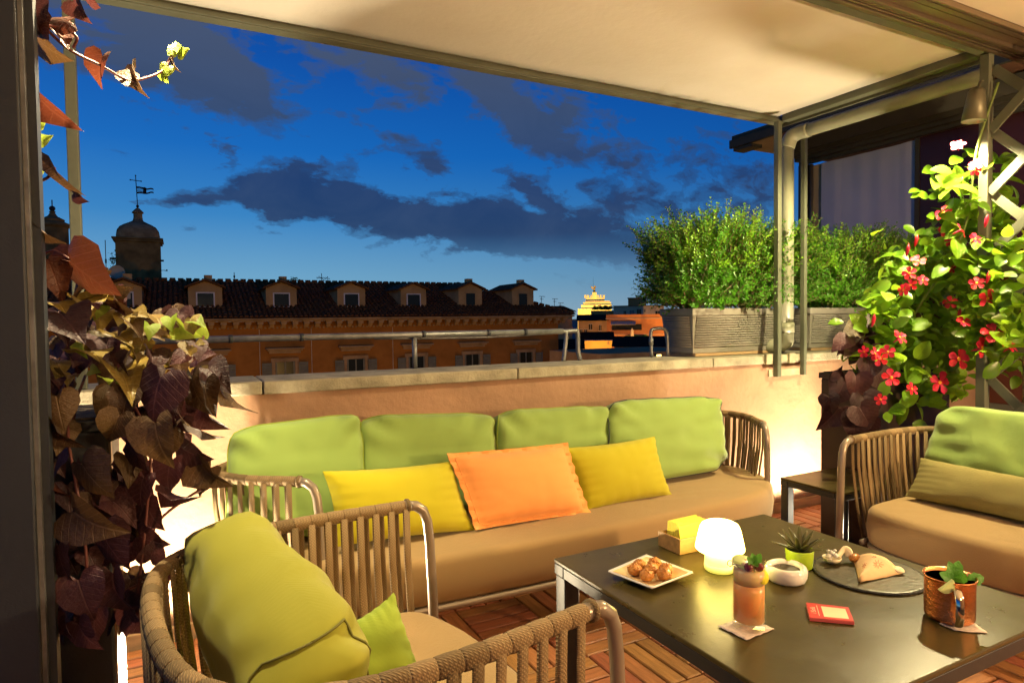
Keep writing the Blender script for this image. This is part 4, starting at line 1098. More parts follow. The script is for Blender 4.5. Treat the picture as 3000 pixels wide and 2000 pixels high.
cushion('back_cushion', 'crumpled green sofa back cushion between the labelled one and the tall one', bc(1444, 1772, 1207, 1192, .46, 2.62, .12), .17, 'lime_fabric', seed=3, wr=.014, seam='lime_dark_fabric', group=SG, puck=.004)
cushion('back_cushion', 'tall green back cushion with dark piping at the planter end of the sofa', bc(1766, 2100, 1178, 1165, .46, 2.58, .14, 1775, 2112), .17, 'lime_fabric', seed=4, wr=.009, seam='dark_metal', group=SG, puck=.003)
# label sewn on the second cushion
q = onY(1380, 1331, 2.548)
lb = P('sewn_label', MB().box(q.x-.018, q.x+.018, 2.545, 2.547, q.z-.012, q.z+.012), 'label_paper'); tag(lb, 'tiny dark printed label on the green cushion edge', 'label')
P('label_print', MB().box(q.x-.015, q.x+.016, 2.5432, 2.5445, q.z-.004, q.z+.004), 'label_tag', lb)

def pc(c, yb, yt):
    (x0, y0), (x1, y1), (x2, y2), (x3, y3) = c
    return [onY(x0, y0, yb), onY(x1, y1, yb), onY(x2, y2, yt), onY(x3, y3, yt)]
pillow('throw_pillow', 'yellow throw pillow leaning on the sofa beside the front armchair', pc(((985, 1602), (1392, 1552), (1328, 1350), (945, 1380)), 2.37, 2.46), .13, 'yellow_fabric', 1, .06, group='throw pillows on the sofa')
pillow('throw_pillow', 'orange throw pillow with flange in the middle of the sofa', pc(((1392, 1552), (1730, 1502), (1662, 1296), (1308, 1328)), 2.34, 2.45), .13, 'orange_fabric', 2, .03, .09, group='throw pillows on the sofa', hem='orange_fabric')
pillow('throw_pillow', 'yellow throw pillow leaning on the tall end cushion of the sofa', pc(((1712, 1500), (1967, 1448), (1918, 1278), (1648, 1312)), 2.38, 2.47), .12, 'yellow_fabric', 3, .06, group='throw pillows on the sofa')

# ------------------------------------------------------------------ armchairs
RAIL = [(.66, .44), (.36, .458), (.14, .43), (-.02, .29), (-.058, 0), (-.02, -.29), (.14, -.43), (.36, -.458), (.66, -.44)]
SEAT = [(.72, .20), (.73, 0), (.72, -.20), (.66, -.36), (.50, -.395), (.28, -.39), (.10, -.33), (.03, -.16), (.02, 0), (.03, .16), (.10, .33), (.28, .39), (.50, .395), (.66, .36)]
def armchair(label, org, s, rot=0.0):
    t = T('armchair', label, 'armchair', (org[0]+s*.35, org[1], 0), 'rope strap armchairs')
    ca, sa = math.cos(rot), math.sin(rot)
    tr = lambda L: [(org[0]+s*(.33+(x-.33)*ca-y*sa), org[1]+s*((x-.33)*sa+y*ca)) for x, y in L]
    woven(t, tr(RAIL), tr(SEAT), tr([(.10, .30), (.10, -.30)]), zt=.43)
    return t
armchair('rope strap armchair with yellow green cushion standing before the vine', (0.0, 1.452), 1, R_(6))
armchair('rope strap armchair with green and olive cushions beside the trellis', (3.42, 1.475), -1)
cushion('back_cushion', 'large yellow green mesh cushion slumped in the armchair before the vine', [(.17, 1.85, .44), (.23, 1.05, .43), (.20, 1.07, .745), (.055, 1.82, .84)], .25, 'mesh_fabric', expo=4, bulge=.45, wr=.014, seed=9, puck=.006, endseam='seam_dark')
pillow('small_pillow', 'small woven green pillow standing on the front armchair seat', [onY(985, 2080, 1.32), onY(1275, 2075, 1.30), onY(1154, 1734, 1.40), onY(960, 1860, 1.42)], .10, 'lime_dark_fabric', 5, .08)
cushion('back_cushion', 'plump green cushion on the armchair beside the trellis', [(3.22, 1.06, .45), (3.22, 1.86, .45), (3.33, 1.82, .85), (3.33, 1.08, .85)][::1], .18, 'lime_fabric', seed=12, wr=.012, seam='lime_dark_fabric', puck=.004)
pillow('lumbar_pillow', 'flat olive woven lumbar pillow on the armchair beside the trellis', [(3.02, 1.15, .455), (2.98, 1.80, .455), (3.10, 1.80, .62), (3.10, 1.15, .62)], .11, 'olive_fabric', 6, .04)

# ------------------------------------------------------------------ tables
def table(name, label, x0, x1, y0, y1, zt, th, leg, inset):
    t = T(name, label, 'table', ((x0+x1)/2, (y0+y1)/2, 0))
    b = MB(); b.box(x0, x1, y0, y1, zt-.012, zt); P('table_top', b, 'table_top', t, bevel=.003)
    b = MB()
    for (a, c_, d_, e_) in ((x0, x1, y0, y0+leg), (x0, x1, y1-leg, y1), (x0, x0+leg, y0+leg+.001, y1-leg-.001), (x1-leg, x1, y0+leg+.001, y1-leg-.001)):
        b.box(a+.001, c_-.001, d_+.001, e_-.001, zt-th, zt-.0125)
    P('apron', b, 'table_metal', t, bevel=.002)
    for xx in (x0+inset, x1-leg-inset):
        for yy in (y0+inset, y1-leg-inset):
            b = MB(); b.box(xx, xx+leg, yy, yy+leg, 0, zt-th-.001); P('leg', b, 'table_metal', t, bevel=.003)
    return t
TZ = .58
tb = table('coffee_table', 'square olive brown metal table set with drinks and snacks', .985, 1.875, .742, 1.645, TZ, .045, .05, .004)
q = onZ(1650, 1690, TZ-.06)
P('bolt', MB().tube([(.985+.06, 1.60, TZ-.07), (.985+.06, 1.592, TZ-.07)], .008, 8), 'steel', tb, smooth=True)
table('side_table', 'small dark metal side table by the lit wall', 2.79, 3.27, 1.98, 2.34, .45, .04, .045, .002)
# ================================================================== things on the coffee table
def atT(px, py, dz=0.0): return onZ(px, py, TZ+dz)
# plate with seven glazed pastry balls
cs = [atT(1782, 1682, .012), atT(1893, 1634, .012), atT(2030, 1686, .012), atT(1910, 1732, .012)]
ctr = sum(cs, Vector((0, 0, 0)))/4
pt_ = T('snack_plate', 'square white plate lined with printed paper', 'plate', (ctr.x, ctr.y, TZ))
def plate_grid(shrink, lift, N=14):
    b = MB()
    for i in range(N+1):
        for j in range(N+1):
            u, v = i/N, j/N
            p = cs[0].lerp(cs[1], u).lerp(cs[3].lerp(cs[2], u), v); p = ctr+(p-ctr)*shrink
            e = max(abs(2*u-1), abs(2*v-1)); z = TZ+.006+.016*max(0, (e*shrink-.55)/.45)**1.5+lift
            b.v.append(Vector((p.x, p.y, z)))
    for i in range(N):
        for j in range(N): b.f.append((i*(N+1)+j, i*(N+1)+j+1, (i+1)*(N+1)+j+1, (i+1)*(N+1)+j))
    return b
o = P('plate', plate_grid(1, 0), 'white_ceramic', pt_, smooth=True); s_ = o.modifiers.new('thick', 'SOLIDIFY'); s_.thickness = .005; s_.offset = 0
P('liner', plate_grid(.90, .0045), 'plate_paper', pt_, smooth=True)
random.seed(21)
for (px, py, r) in ((1873, 1657, .0165), (1918, 1652, .017), (1860, 1674, .0185), (1909, 1671, .0185), (1895, 1690, .0185), (1946, 1688, .019), (1951, 1670, .017)):
    q = atT(px, py+4, .018)
    b = MB(); b.sphere((q.x, q.y, TZ+.012+r*.85), r, (1.12, 1.0, .85), 20, 14, .12)
    for k in range(16):
        th, ph = random.uniform(.1, 1.6), random.uniform(0, 6.28)
        d = Vector((math.sin(th)*math.cos(ph)*1.12, math.sin(th)*math.sin(ph), math.cos(th)*.85))*r
        b.sphere(Vector((q.x, q.y, TZ+.012+r*.85))+d, r*.16, seg=5, rings=3)
    tag(P('snack_ball', b, 'nut_glaze', smooth=True), 'golden sugar glazed snack ball on the square white plate', 'snack', 'snack balls on the plate')
# napkin box
q = atT(2013, 1622); q2 = atT(1983, 1600)
nb = T('napkin_box', 'small wooden napkin box behind the glowing lamp', 'box', (q.x+.06, q.y+.05, TZ))
x0, x1, y0, y1 = q.x-.028, q.x+.12, q.y, q.y+.10
for (a, c_, d_, e_) in ((x0, x1, y0, y0+.007), (x0, x1, y1-.007, y1), (x0, x0+.007, y0+.0072, y1-.0072), (x1-.007, x1, y0+.0072, y1-.0072)):
    b = MB(); b.box(a, c_, d_, e_, TZ+.001, TZ+.048); P('side_panel', b, 'box_wood', nb, bevel=.001)
b = MB(); b.box(x0+.008, x1-.008, y0+.008, y1-.008, TZ+.001, TZ+.008); P('bottom_panel', b, 'box_wood', nb)
npk = T('napkins', 'stack of folded yellow napkins in the wooden box', 'napkins', (q.x+.06, q.y+.05, TZ+.01))
for k in range(7):
    b = MB(); m = Matrix.Translation((x0+.075, y0+.02+.009*k, TZ+.04)) @ Matrix.Rotation(R_(-8+2*k), 4, 'X') @ Matrix.Rotation(R_(random.uniform(-2, 2)), 4, 'Y')
    b.box(-.058, .058, -.0035, .0035, -.03, .042+random.uniform(-.004, .004), m); P('napkin', b, 'napkin', npk, bevel=.0015)
# lamp
q = atT(2109, 1668)
lp = T('table_lamp', 'glowing white mushroom lamp on the coffee table', 'lamp', (q.x, q.y, TZ))
L0 = (q.x, q.y, TZ); LSC = .93
P('foot', MB().lathe([(r_*LSC, z_*LSC) for r_, z_ in [(.042, .001), (.046, .004), (.047, .012), (.046, .022)]], 40, L0), 'lamp_foot', lp, smooth=True)
P('stem', MB().lathe([(r_*LSC, z_*LSC) for r_, z_ in [(.0455, .0225), (.044, .05), (.044, .06)]], 40, L0), 'lamp_stem', lp, smooth=True)
P('shade', MB().lathe([(r_*LSC, z_*LSC) for r_, z_ in [(.046, .0605), (.068, .063), (.0725, .067), (.0725, .072), (.065, .108), (.0595, .130), (.054, .140), (.044, .1455), (.012, .147), (.001, .1472)]], 48, L0), 'lamp_shade', lp, smooth=True)
light('lamp_bulb', 'POINT', (q.x, q.y, TZ+.155), 1.2, (1, .74, .38), lp, .05)
# highball drink
q = atT(2194, 1838); G0 = Vector((q.x, q.y, TZ+.0035))
co_ = [atT(2103, 1836), atT(2185, 1808), atT(2268, 1845), atT(2186, 1877)]
def coaster(name, label, c4, seed):
    b = MB(); N = 8
    for i in range(N+1):
        for j in range(N+1):
            p = c4[0].lerp(c4[1], i/N).lerp(c4[3].lerp(c4[2], i/N), j/N); e = max(abs(2*i/N-1), abs(2*j/N-1))
            b.v.append(Vector((p.x, p.y, TZ+.0012+max(0, .004*(e-.75)*noise.noise(Vector((i*.6, j*.6, seed)))*3+.001*(e > .9)))))
    for i in range(N):
        for j in range(N): b.f.append((i*(N+1)+j, i*(N+1)+j+1, (i+1)*(N+1)+j+1, (i+1)*(N+1)+j))
    o = tag(P(name, b, 'coaster_paper', smooth=True), label, 'coaster'); s_ = o.modifiers.new('thick', 'SOLIDIFY'); s_.thickness = .0012; s_.offset = 1
    return o
coaster('paper_coaster', 'square printed paper coaster under the highball glass', co_, 1)
GR, GH = .0372, .158
dr = T('cocktail_glass', 'tall peach cocktail garnished with mint and cherries', 'drink', G0)
b = MB(); b.lathe([(.001, .0), (GR-.003, .0), (GR, .003), (GR, GH*.5), (GR, GH-.001), (GR-.001, GH), (GR-.002, GH-.001), (GR-.0024, GH*.5), (GR-.0026, .016), (.001, .014)], 48, G0); P('glass', b, 'clear_glass', dr, smooth=True)
b = MB(); b.lathe([(.001, .0165), (GR-.0034, .0175), (GR-.0032, GH*.5), (GR-.0032, GH*.66)], 40, G0); P('juice', b, 'juice', dr, smooth=True)
b = MB(); b.lathe([(GR-.0033, GH*.66+.0004), (GR-.0032, GH*.86), (.001, GH*.865)], 40, G0); P('ice_layer', b, 'juice_top', dr, smooth=True)
for k, (ox, oy, oz) in enumerate(((-.010, -.006, .880), (.013, .004, .885), (.0, .016, .875))):
    b = MB(); m = Matrix.Translation(G0+Vector((ox, oy, GH*oz))) @ Euler((.4*k, .3, k)).to_matrix().to_4x4(); b.box(-.011, .011, -.011, .011, -.011, .011, m); P('ice_cube', b, 'ice', dr, bevel=.003)
b = MB(); b.lathe([(.001, .003), (.026, .002), (.028, -.001), (.001, -.001)], 28, G0+Vector((-.006, .008, GH*.935)), m=Matrix.Rotation(R_(20), 4, 'X')); P('lime_wheel', b, 'lime_flesh', dr, smooth=True)
b = MB(); b.lathe([(.001, .002), (.016, .0018), (.016, -.0018), (.001, -.002)], 20, G0+Vector((.012, -.030, GH*.78)), m=Matrix.Rotation(R_(75), 4, 'X')); P('lemon_peel', b, 'lemon', dr, smooth=True)
rx, ry = RT.x, RT.y
def gp_(u, f, z): return G0+Vector((rx*u-FW.x*f, ry*u-FW.y*f, z))      # u to the photo's right, f toward the viewer
for (u, f) in ((-.009, .022), (.015, .022)):
    b = MB(); b.sphere(gp_(u, f, GH*.93), .0105, seg=16, rings=10); P('cherry', b, 'cherry', dr, smooth=True)
P('pick', MB().tube([gp_(-.046, .022, GH*.98), gp_(-.01, .022, GH*.945), gp_(.064, .022, GH*.945)], .0012, 6), 'steel', dr, smooth=True)
loop = [gp_(-.051+.006*math.cos(a*math.pi/8), .022, GH*.99+.007*math.sin(a*math.pi/8)) for a in range(16)]
P('pick_loop', MB().tube(loop, .001, 5, closed=True), 'steel', dr, smooth=True)
# mint sprigs
def mint_leaf_mesh():
    b = MB(); n = 7
    for i in range(n+1):
        t = i/n; w = .36*math.sin(math.pi*min(1, t*.97+.02))**.75*(1+.10*(-1)**i)
        for s_ in (-1, -.5, 0, .5, 1): b.v.append(Vector((s_*w, t, .22*abs(s_)*w-.25*t*t+.03*math.sin(i*2+s_*3))))
    for i in range(n):
        for k in range(4): b.f.append((i*5+k, i*5+k+1, (i+1)*5+k+1, (i+1)*5+k))
    return b.mesh('mint_leaf', 'mint_leaf', True)
MLM = mint_leaf_mesh()
def orient(p, direc, nrm, s):
    y = Vector(direc).normalized(); z = Vector(nrm); z = (z-y*z.dot(y)); z = z.normalized() if z.length > 1e-4 else y.orthogonal().normalized(); x = y.cross(z)
    return Matrix(((x.x*s, y.x*s, z.x*s, p[0]), (x.y*s, y.y*s, z.y*s, p[1]), (x.z*s, y.z*s, z.z*s, p[2]), (0, 0, 0, 1)))
V3 = lambda u, f, z: Vector((rx*u-FW.x*f, ry*u-FW.y*f, z))
for (dr_, sz) in ((V3(.55, .3, .9), .028), (V3(-.45, .4, .55), .026), (V3(-.1, .2, 1), .024), (V3(.0, .9, .3), .022)):
    inst('mint_leaf', MLM, orient(gp_(.003, .02, GH*.97), dr_, V3(0, 1, .4), sz), dr)
P('mint_stem', MB().tube([gp_(.003, .02, GH*.97), gp_(.005, .024, GH*.86)], .001, 5), 'green_stem', dr)
# ashtray
q = atT(2303, 1700); A0 = Vector((q.x, q.y, TZ+.001))
ar = T('ashtray', 'white round ceramic ashtray beside the cocktail', 'ashtray', A0)
b = MB(); prof = [(.001, .0), (.042, .0), (.050, .006), (.054, .018), (.0545, .032), (.051, .040), (.045, .0435), (.038, .041), (.0355, .034), (.037, .018), (.034, .009), (.001, .008)]
b.lathe(prof, 48, A0)
for v in b.v:            # three rest notches
    d = v-A0; a = math.atan2(d.y, d.x)
    if d.z > .035:
        k = max(0, math.cos(3*(a-.6))-.90)/.10; d.z -= .006*min(1, k); v.z = A0.z+d.z
P('bowl', b, 'white_ceramic', ar, smooth=True)
P('inner_disc', MB().lathe([(.001, .033), (.0352, .032), (.0352, .0315), (.001, .0315)], 32, A0), 'inset_dark', ar, smooth=True)  # dark brown disc filling the bowl's opening
# succulent
q = atT(2342, 1660); S0 = Vector((q.x, q.y, TZ+.001))
su = T('potted_succulent', 'spiky succulent in a lime green glazed pot', 'potted plant', S0)
P('pot', MB().lathe([(.001, 0), (.033, 0), (.036, .003), (.0385, .05), (.0375, .0525), (.0355, .051), (.034, .044), (.001, .044)], 36, S0), 'pot_lime', su, smooth=True)
P('soil', MB().lathe([(.001, .047), (.0345, .0455), (.001, .0455)], 24, S0), 'soil', su)
random.seed(4)
for k in range(17):
    a = k*2.399; tier = k/17; L = .072-.018*tier; up = .35+1.3*tier
    d = Vector((math.cos(a), math.sin(a), 0)); p0 = S0+Vector((0, 0, .046))+d*.010*(1-tier)
    pts = [p0+d*L*t*(1-.25*t*tier)+Vector((0, 0, up*L*t*(1-.28*t))) for t in (0, .2, .45, .7, .9, 1)]
    b = MB(); b.tube(pts, [.006, .008, .0075, .0055, .0025, .0005], 8, flat=.45)
    P('leaf', b, 'succulent', su, smooth=True)
    sp = MB()
    for t in range(1, 5):
        for s_ in (-1, 1):
            c_ = pts[t]+d.cross(Vector((0, 0, 1)))*s_*.006*(1-.18*t); sp.sphere(c_, .0011, seg=4, rings=3)
    P('leaf_spines', sp, 'spine', su)
# slate board
e1, e2, e3 = atT(2387, 1672), atT(2560, 1740), atT(2715, 1722)
def circ(a, b_, c_):
    d = 2*(a.x*(b_.y-c_.y)+b_.x*(c_.y-a.y)+c_.x*(a.y-b_.y))
    ux = ((a.x**2+a.y**2)*(b_.y-c_.y)+(b_.x**2+b_.y**2)*(c_.y-a.y)+(c_.x**2+c_.y**2)*(a.y-b_.y))/d
    uy = ((a.x**2+a.y**2)*(c_.x-b_.x)+(b_.x**2+b_.y**2)*(a.x-c_.x)+(c_.x**2+c_.y**2)*(b_.x-a.x))/d
    return Vector((ux, uy, TZ+.001)), math.hypot(a.x-ux, a.y-uy)
sc_, sr = circ(e1, e2, e3); sr = min(sr, .17)
sc_ = Vector((e2.x, e2.y, TZ+.001))+(Vector((sc_.x, sc_.y, 0))-Vector((e2.x, e2.y, 0))).normalized()*sr
sb = T('slate_board', 'round dark slate board with chipped edge', 'board', sc_)
b = MB(); b.lathe([(.001, .0), (sr-.004, 0), (sr, .001), (sr-.0015, .0065), (sr-.006, .007), (.001, .007)], 90, sc_)
for v in b.v:
    d = v-sc_; r = math.hypot(d.x, d.y)
    if r > sr*.9:
        a = math.atan2(d.y, d.x); k = 1+.018*noise.noise(Vector((math.cos(a)*14, math.sin(a)*14, d.z*90))); v.x, v.y = sc_.x+d.x*k, sc_.y+d.y*k
P('board', b, 'slate', sb)
ed_ = [sc_+Vector((math.cos(k*math.pi/60)*(sr+.001), math.sin(k*math.pi/60)*(sr+.001), .0035+.0012*noise.noise(Vector((k*.7, 1, 1))))) for k in range(120)]
P('chipped_edge', MB().tube(ed_, [.0034+.0012*noise.noise(Vector((k*1.3, 5, 2))) for k in range(120)], 6, closed=True), 'slate_edge', sb)
BZ = .0085
# ceramic spoon bowl with whipped cream
q = onZ(2437, 1648, TZ+BZ); B0 = Vector((q.x, q.y, TZ+BZ))
sn = T('tasting_spoon', 'small pale tasting spoon holding whipped cream', 'spoon', B0)
b = MB(); N = 20
o = P('spoon_bowl', MB().lathe([(.001, 0), (.012, .001), (.022, .008), (.026, .017), (.0245, .0175), (.020, .010), (.010, .004), (.001, .003)], 28, B0), 'cream', sn, smooth=True)
b = MB(); pth = [B0+V3(.020, -.004, .014), B0+V3(.030, -.010, .024), B0+V3(.042, -.014, .034), B0+V3(.052, -.012, .030), B0+V3(.055, -.008, .014)]
P('spoon_handle', MB().tube(smoothpath(pth, 5), .0035, 8, flat=3.2), 'cream', sn, smooth=True)
b = MB()
for k in range(9): b.sphere(B0+V3(random.uniform(-.010, .010), random.uniform(-.008, .008), .014+.003*k), .010-.0007*k, (1, 1, .8), 10, 7, .25)
P('whipped_cream', b, 'white_ceramic', sn, smooth=True)
# folded wrap
def wr_(px, py, dz): return onZ(px, py, TZ+BZ+dz)
wp = T('paper_wrap', 'folded flatbread cone in printed paper on the slate', 'snack wrap', wr_(2560, 1690, 0))
A, B_, C_, D_ = wr_(2512, 1640, .03), wr_(2640, 1665, .012), wr_(2622, 1682, .004), wr_(2512, 1710, .004)
top = wr_(2560, 1632, .035)
def cone_paper():
    b = MB(); n, m = 16, 8
    tip = wr_(2517, 1703, .006)
    for j in range(m+1):
        s_ = j/m
        for i in range(n+1):
            t = i/n; a = math.pi*t
            base_l, base_r = wr_(2500, 1632, .008), wr_(2642, 1680, .002)
            p = base_l.lerp(base_r, t); hgt = .034*math.sin(a)**.8*(1-.55*s_)
            q = p.lerp(tip, s_*.96); b.v.append(Vector((q.x, q.y, TZ+BZ+.003+hgt+.003*noise.noise(Vector((t*5, s_*4, 2))))))
    for j in range(m):
        for i in range(n): b.f.append((j*(n+1)+i, j*(n+1)+i+1, (j+1)*(n+1)+i+1, (j+1)*(n+1)+i))
    return b
o = P('paper', cone_paper(), 'wrap_paper', wp, smooth=True); s_ = o.modifiers.new('thick', 'SOLIDIFY'); s_.thickness = .0015
tip = wr_(2505, 1636, .012); P('bread_end', MB().sphere((tip.x, tip.y, TZ+BZ+.014), .0135, (1.5, 1.0, .95), 14, 9, .15), 'nut_glaze', wp, smooth=True)
tip = wr_(2625, 1668, .008); P('bread_edge', MB().sphere((tip.x, tip.y, TZ+BZ+.009), .016, (1.2, 1.3, .5), 14, 9, .2), 'cream', wp, smooth=True)
# flower-like print: thin petals just above the paper surface
def paper_pt(t, s_, lift=.0016):
    base_l, base_r, tip = wr_(2500, 1632, .008), wr_(2642, 1680, .002), wr_(2517, 1703, .006)
    q = base_l.lerp(base_r, t).lerp(tip, s_*.96)
    return Vector((q.x, q.y, TZ+BZ+.003+.034*math.sin(math.pi*t)**.8*(1-.55*s_)+.003*noise.noise(Vector((t*5, s_*4, 2)))+lift))
b = MB()
for (c0, c1, r_, n_) in ((.68, .32, .12, 9), (.34, .55, .09, 7), (.5, .16, .05, 5)):
    for k in range(n_):
        a = 2*math.pi*k/n_
        b.tube([paper_pt(c0+r_*.25*math.cos(a), c1+r_*.3*math.sin(a)), paper_pt(c0+r_*math.cos(a), c1+r_*1.2*math.sin(a))], .0006, 4)
P('paper_print', b, 'wrap_print', wp)
# red menu card
k4 = [atT(2361, 1768, .006), atT(2486, 1782, .006), atT(2503, 1824, .006), atT(2372, 1812, .006)]
cc = sum(k4, Vector((0, 0, 0)))/4
mc = T('menu_card', 'small red menu card with cream panel on the coffee table', 'card', (cc.x, cc.y, TZ))
def slab(sh, z0, z1):
    b = MB(); pts = [Vector((cc.x+(p.x-cc.x)*sh, cc.y+(p.y-cc.y)*sh, TZ+z0)) for p in k4]; b.prism(pts, (0, 0, z1-z0)); return b
P('acrylic_base', slab(1.0, .001, .0095), 'card_pink', mc, bevel=.001)
P('card_face', slab(.985, .0097, .0102), 'card_red', mc)
def kp(u, v, z): p = k4[0].lerp(k4[1], u).lerp(k4[3].lerp(k4[2], u), v); return Vector((p.x, p.y, TZ+z))
b = MB(); b.prism([kp(.34, .18, .0104), kp(.90, .18, .0104), kp(.90, .88, .0104), kp(.34, .88, .0104)], (0, 0, .0003)); P('cream_panel', b, 'card_cream', mc)
b = MB(); b.prism([kp(.23, .15, .0104), kp(.245, .15, .0104), kp(.245, .85, .0104), kp(.23, .85, .0104)], (0, 0, .0002)); P('fine_print', b, 'print_ink', mc)
cv = bpy.data.curves.new('lettering', 'FONT'); cv.body = 'i Sofà'; cv.size = .0165; cv.align_x = 'CENTER'; cv.align_y = 'CENTER'; cv.extrude = .0001
lt_ = bpy.data.objects.new('lettering_text', cv); COL.objects.link(lt_); bpy.context.view_layer.update()
lme = bpy.data.meshes.new_from_object(lt_.evaluated_get(bpy.context.evaluated_depsgraph_get())); bpy.data.objects.remove(lt_)
lme.materials.clear(); lme.materials.append(MATS['print_ink'])
lo_ = bpy.data.objects.new('lettering', lme); COL.objects.link(lo_)
xd = (kp(.12, .1, 0)-kp(.12, .9, 0)).normalized(); yd = Vector((0, 0, 1)).cross(xd); pc_ = kp(.13, .5, .0105)
attach(lo_, mc); lo_.matrix_basis = Matrix(((xd.x, yd.x, 0, pc_.x), (xd.y, yd.y, 0, pc_.y), (0, 0, 1, pc_.z), (0, 0, 0, 1)))
# copper mug
coaster('paper_coaster', 'square pale paper coaster under the copper mug', [atT(2752, 1829), atT(2818, 1798), atT(2893, 1856), atT(2800, 1850)], 4)
q = atT(2781, 1812); U0 = Vector((q.x, q.y, TZ+.0035)); MR, MH = .0515, .100
mg = T('copper_mug', 'hammered copper mug with mint and lime on a coaster', 'mug', U0)
b = MB(); b.lathe([(.001, 0), (MR-.006, 0), (MR-.001, .005), (MR, .012), (MR, MH-.008), (MR+.0015, MH-.003), (MR+.0035, MH), (MR+.0025, MH+.0018), (MR, MH), (MR-.002, MH-.006)], 56, U0); P('cup', b, 'copper', mg, smooth=True)
P('lining', MB().lathe([(MR-.0021, MH-.006), (MR-.002, .05)], 48, U0), 'mug_tin', mg, smooth=True)
P('drink', MB().lathe([(.001, .0845), (MR-.003, .084), (MR-.003, .06), (.001, .06)], 40, U0), 'dark_drink', mg, smooth=True)
hv = lambda o_, z: U0+V3(-.36, .93, 0).normalized()*o_+Vector((0, 0, z))
hp = smoothpath([hv(MR-.006, MH-.014), hv(MR+.014, MH-.010), hv(MR+.030, MH-.022), hv(MR+.036, MH*.5), hv(MR+.030, .020), hv(MR+.016, .010), hv(MR-.006, .012)], 6)
P('handle', MB().tube(hp, .0085, 12, flat=.33), 'mug_handle', mg, smooth=True)
for (u, f, d_, sz) in ((.0, .01, V3(-.1, .1, 1), .043), (.004, .0, V3(.35, .2, .9), .045), (-.006, .012, V3(-.6, .3, .55), .036), (.03, .012, V3(1, .3, .35), .040), (.0, .02, V3(.1, .7, .6), .036)):
    inst('mint_leaf', MLM, orient(U0+V3(u, f, .092), d_, V3(0, 1, .5), sz), mg)
wd_ = [V3(.020*math.cos(k*math.pi/8), 0, -.020*math.sin(k*math.pi/8)) for k in range(9)]
tl_ = Matrix.Rotation(R_(35), 3, -FW) 
b = MB(); b.prism([U0+V3(-.040, .041, MH-.002)+tl_ @ w_ for w_ in wd_], V3(0, .008, 0)); P('lime_wedge', b, 'lime_flesh', mg, bevel=.001)

# ================================================================== planters and plants
# ribbed planters on the coping
def ribbed(label, x0, x1, y0, y1, zb, zt):
    t = T('ribbed_planter', label, 'planter', ((x0+x1)/2, (y0+y1)/2, zb), 'ribbed planters on the parapet')
    tp = .028      # walls flare upward
    b = MB()
    c_ = [(x0, y0), (x1, y0), (x1, y1), (x0, y1)]; cx_, cy_ = (x0+x1)/2, (y0+y1)/2
    def ring(ins, z): return [Vector((x0+ins, y0+ins, z)), Vector((x1-ins, y0+ins, z)), Vector((x1-ins, y1-ins, z)), Vector((x0+ins, y1-ins, z))]
    rs = [ring(tp, zb), ring(0.004, zt-.045), ring(-.004, zt-.043), ring(-.006, zt), ring(.012, zt), ring(.014, zt-.04)]
    for r in rs: b.v += r
    for i in range(len(rs)-1):
        for k in range(4): b.f.append((i*4+k, i*4+(k+1) % 4, (i+1)*4+(k+1) % 4, (i+1)*4+k))
    b.f.append((0, 3, 2, 1))
    P('box', b, 'planter_grey', t, bevel=.004)
    n = 13; h = zt-.05-(zb+.035)
    for k in range(n):
        z = zb+.035+h*(k+.5)/n; ins = tp*(1-(z-zb)/(zt-.045-zb))
        b = MB(); b.tube([(x0+.035, y0+ins-.0005, z), (x1-.035, y0+ins-.0005, z)], h/n*.42, 8); P('rib', b, 'planter_grey', t, smooth=True)
        b = MB(); b.tube([(x0+ins-.0005, y0+.035, z), (x0+ins-.0005, y1-.035, z)], h/n*.42, 6); P('side_rib', b, 'planter_grey', t, smooth=True)
    b = MB(); b.box(x0+.016, x1-.016, y0+.016, y1-.016, zt-.06, zt-.03); P('soil', b, 'soil', t)
    b = MB(); b.box(x0+.05, x1-.05, y0+.03, y1-.03, zb-.019, zb-.0015); P('foot_tray', b, 'kerb_wood', t)
    return t
ribbed('ribbed grey planter on the parapet left of the steel posts', 2.845, 3.76, 3.045, 3.345, 1.066, 1.35)
ribbed('ribbed grey planter on the parapet right of the steel posts', 3.93, 5.12, 3.045, 3.345, 1.066, 1.35)

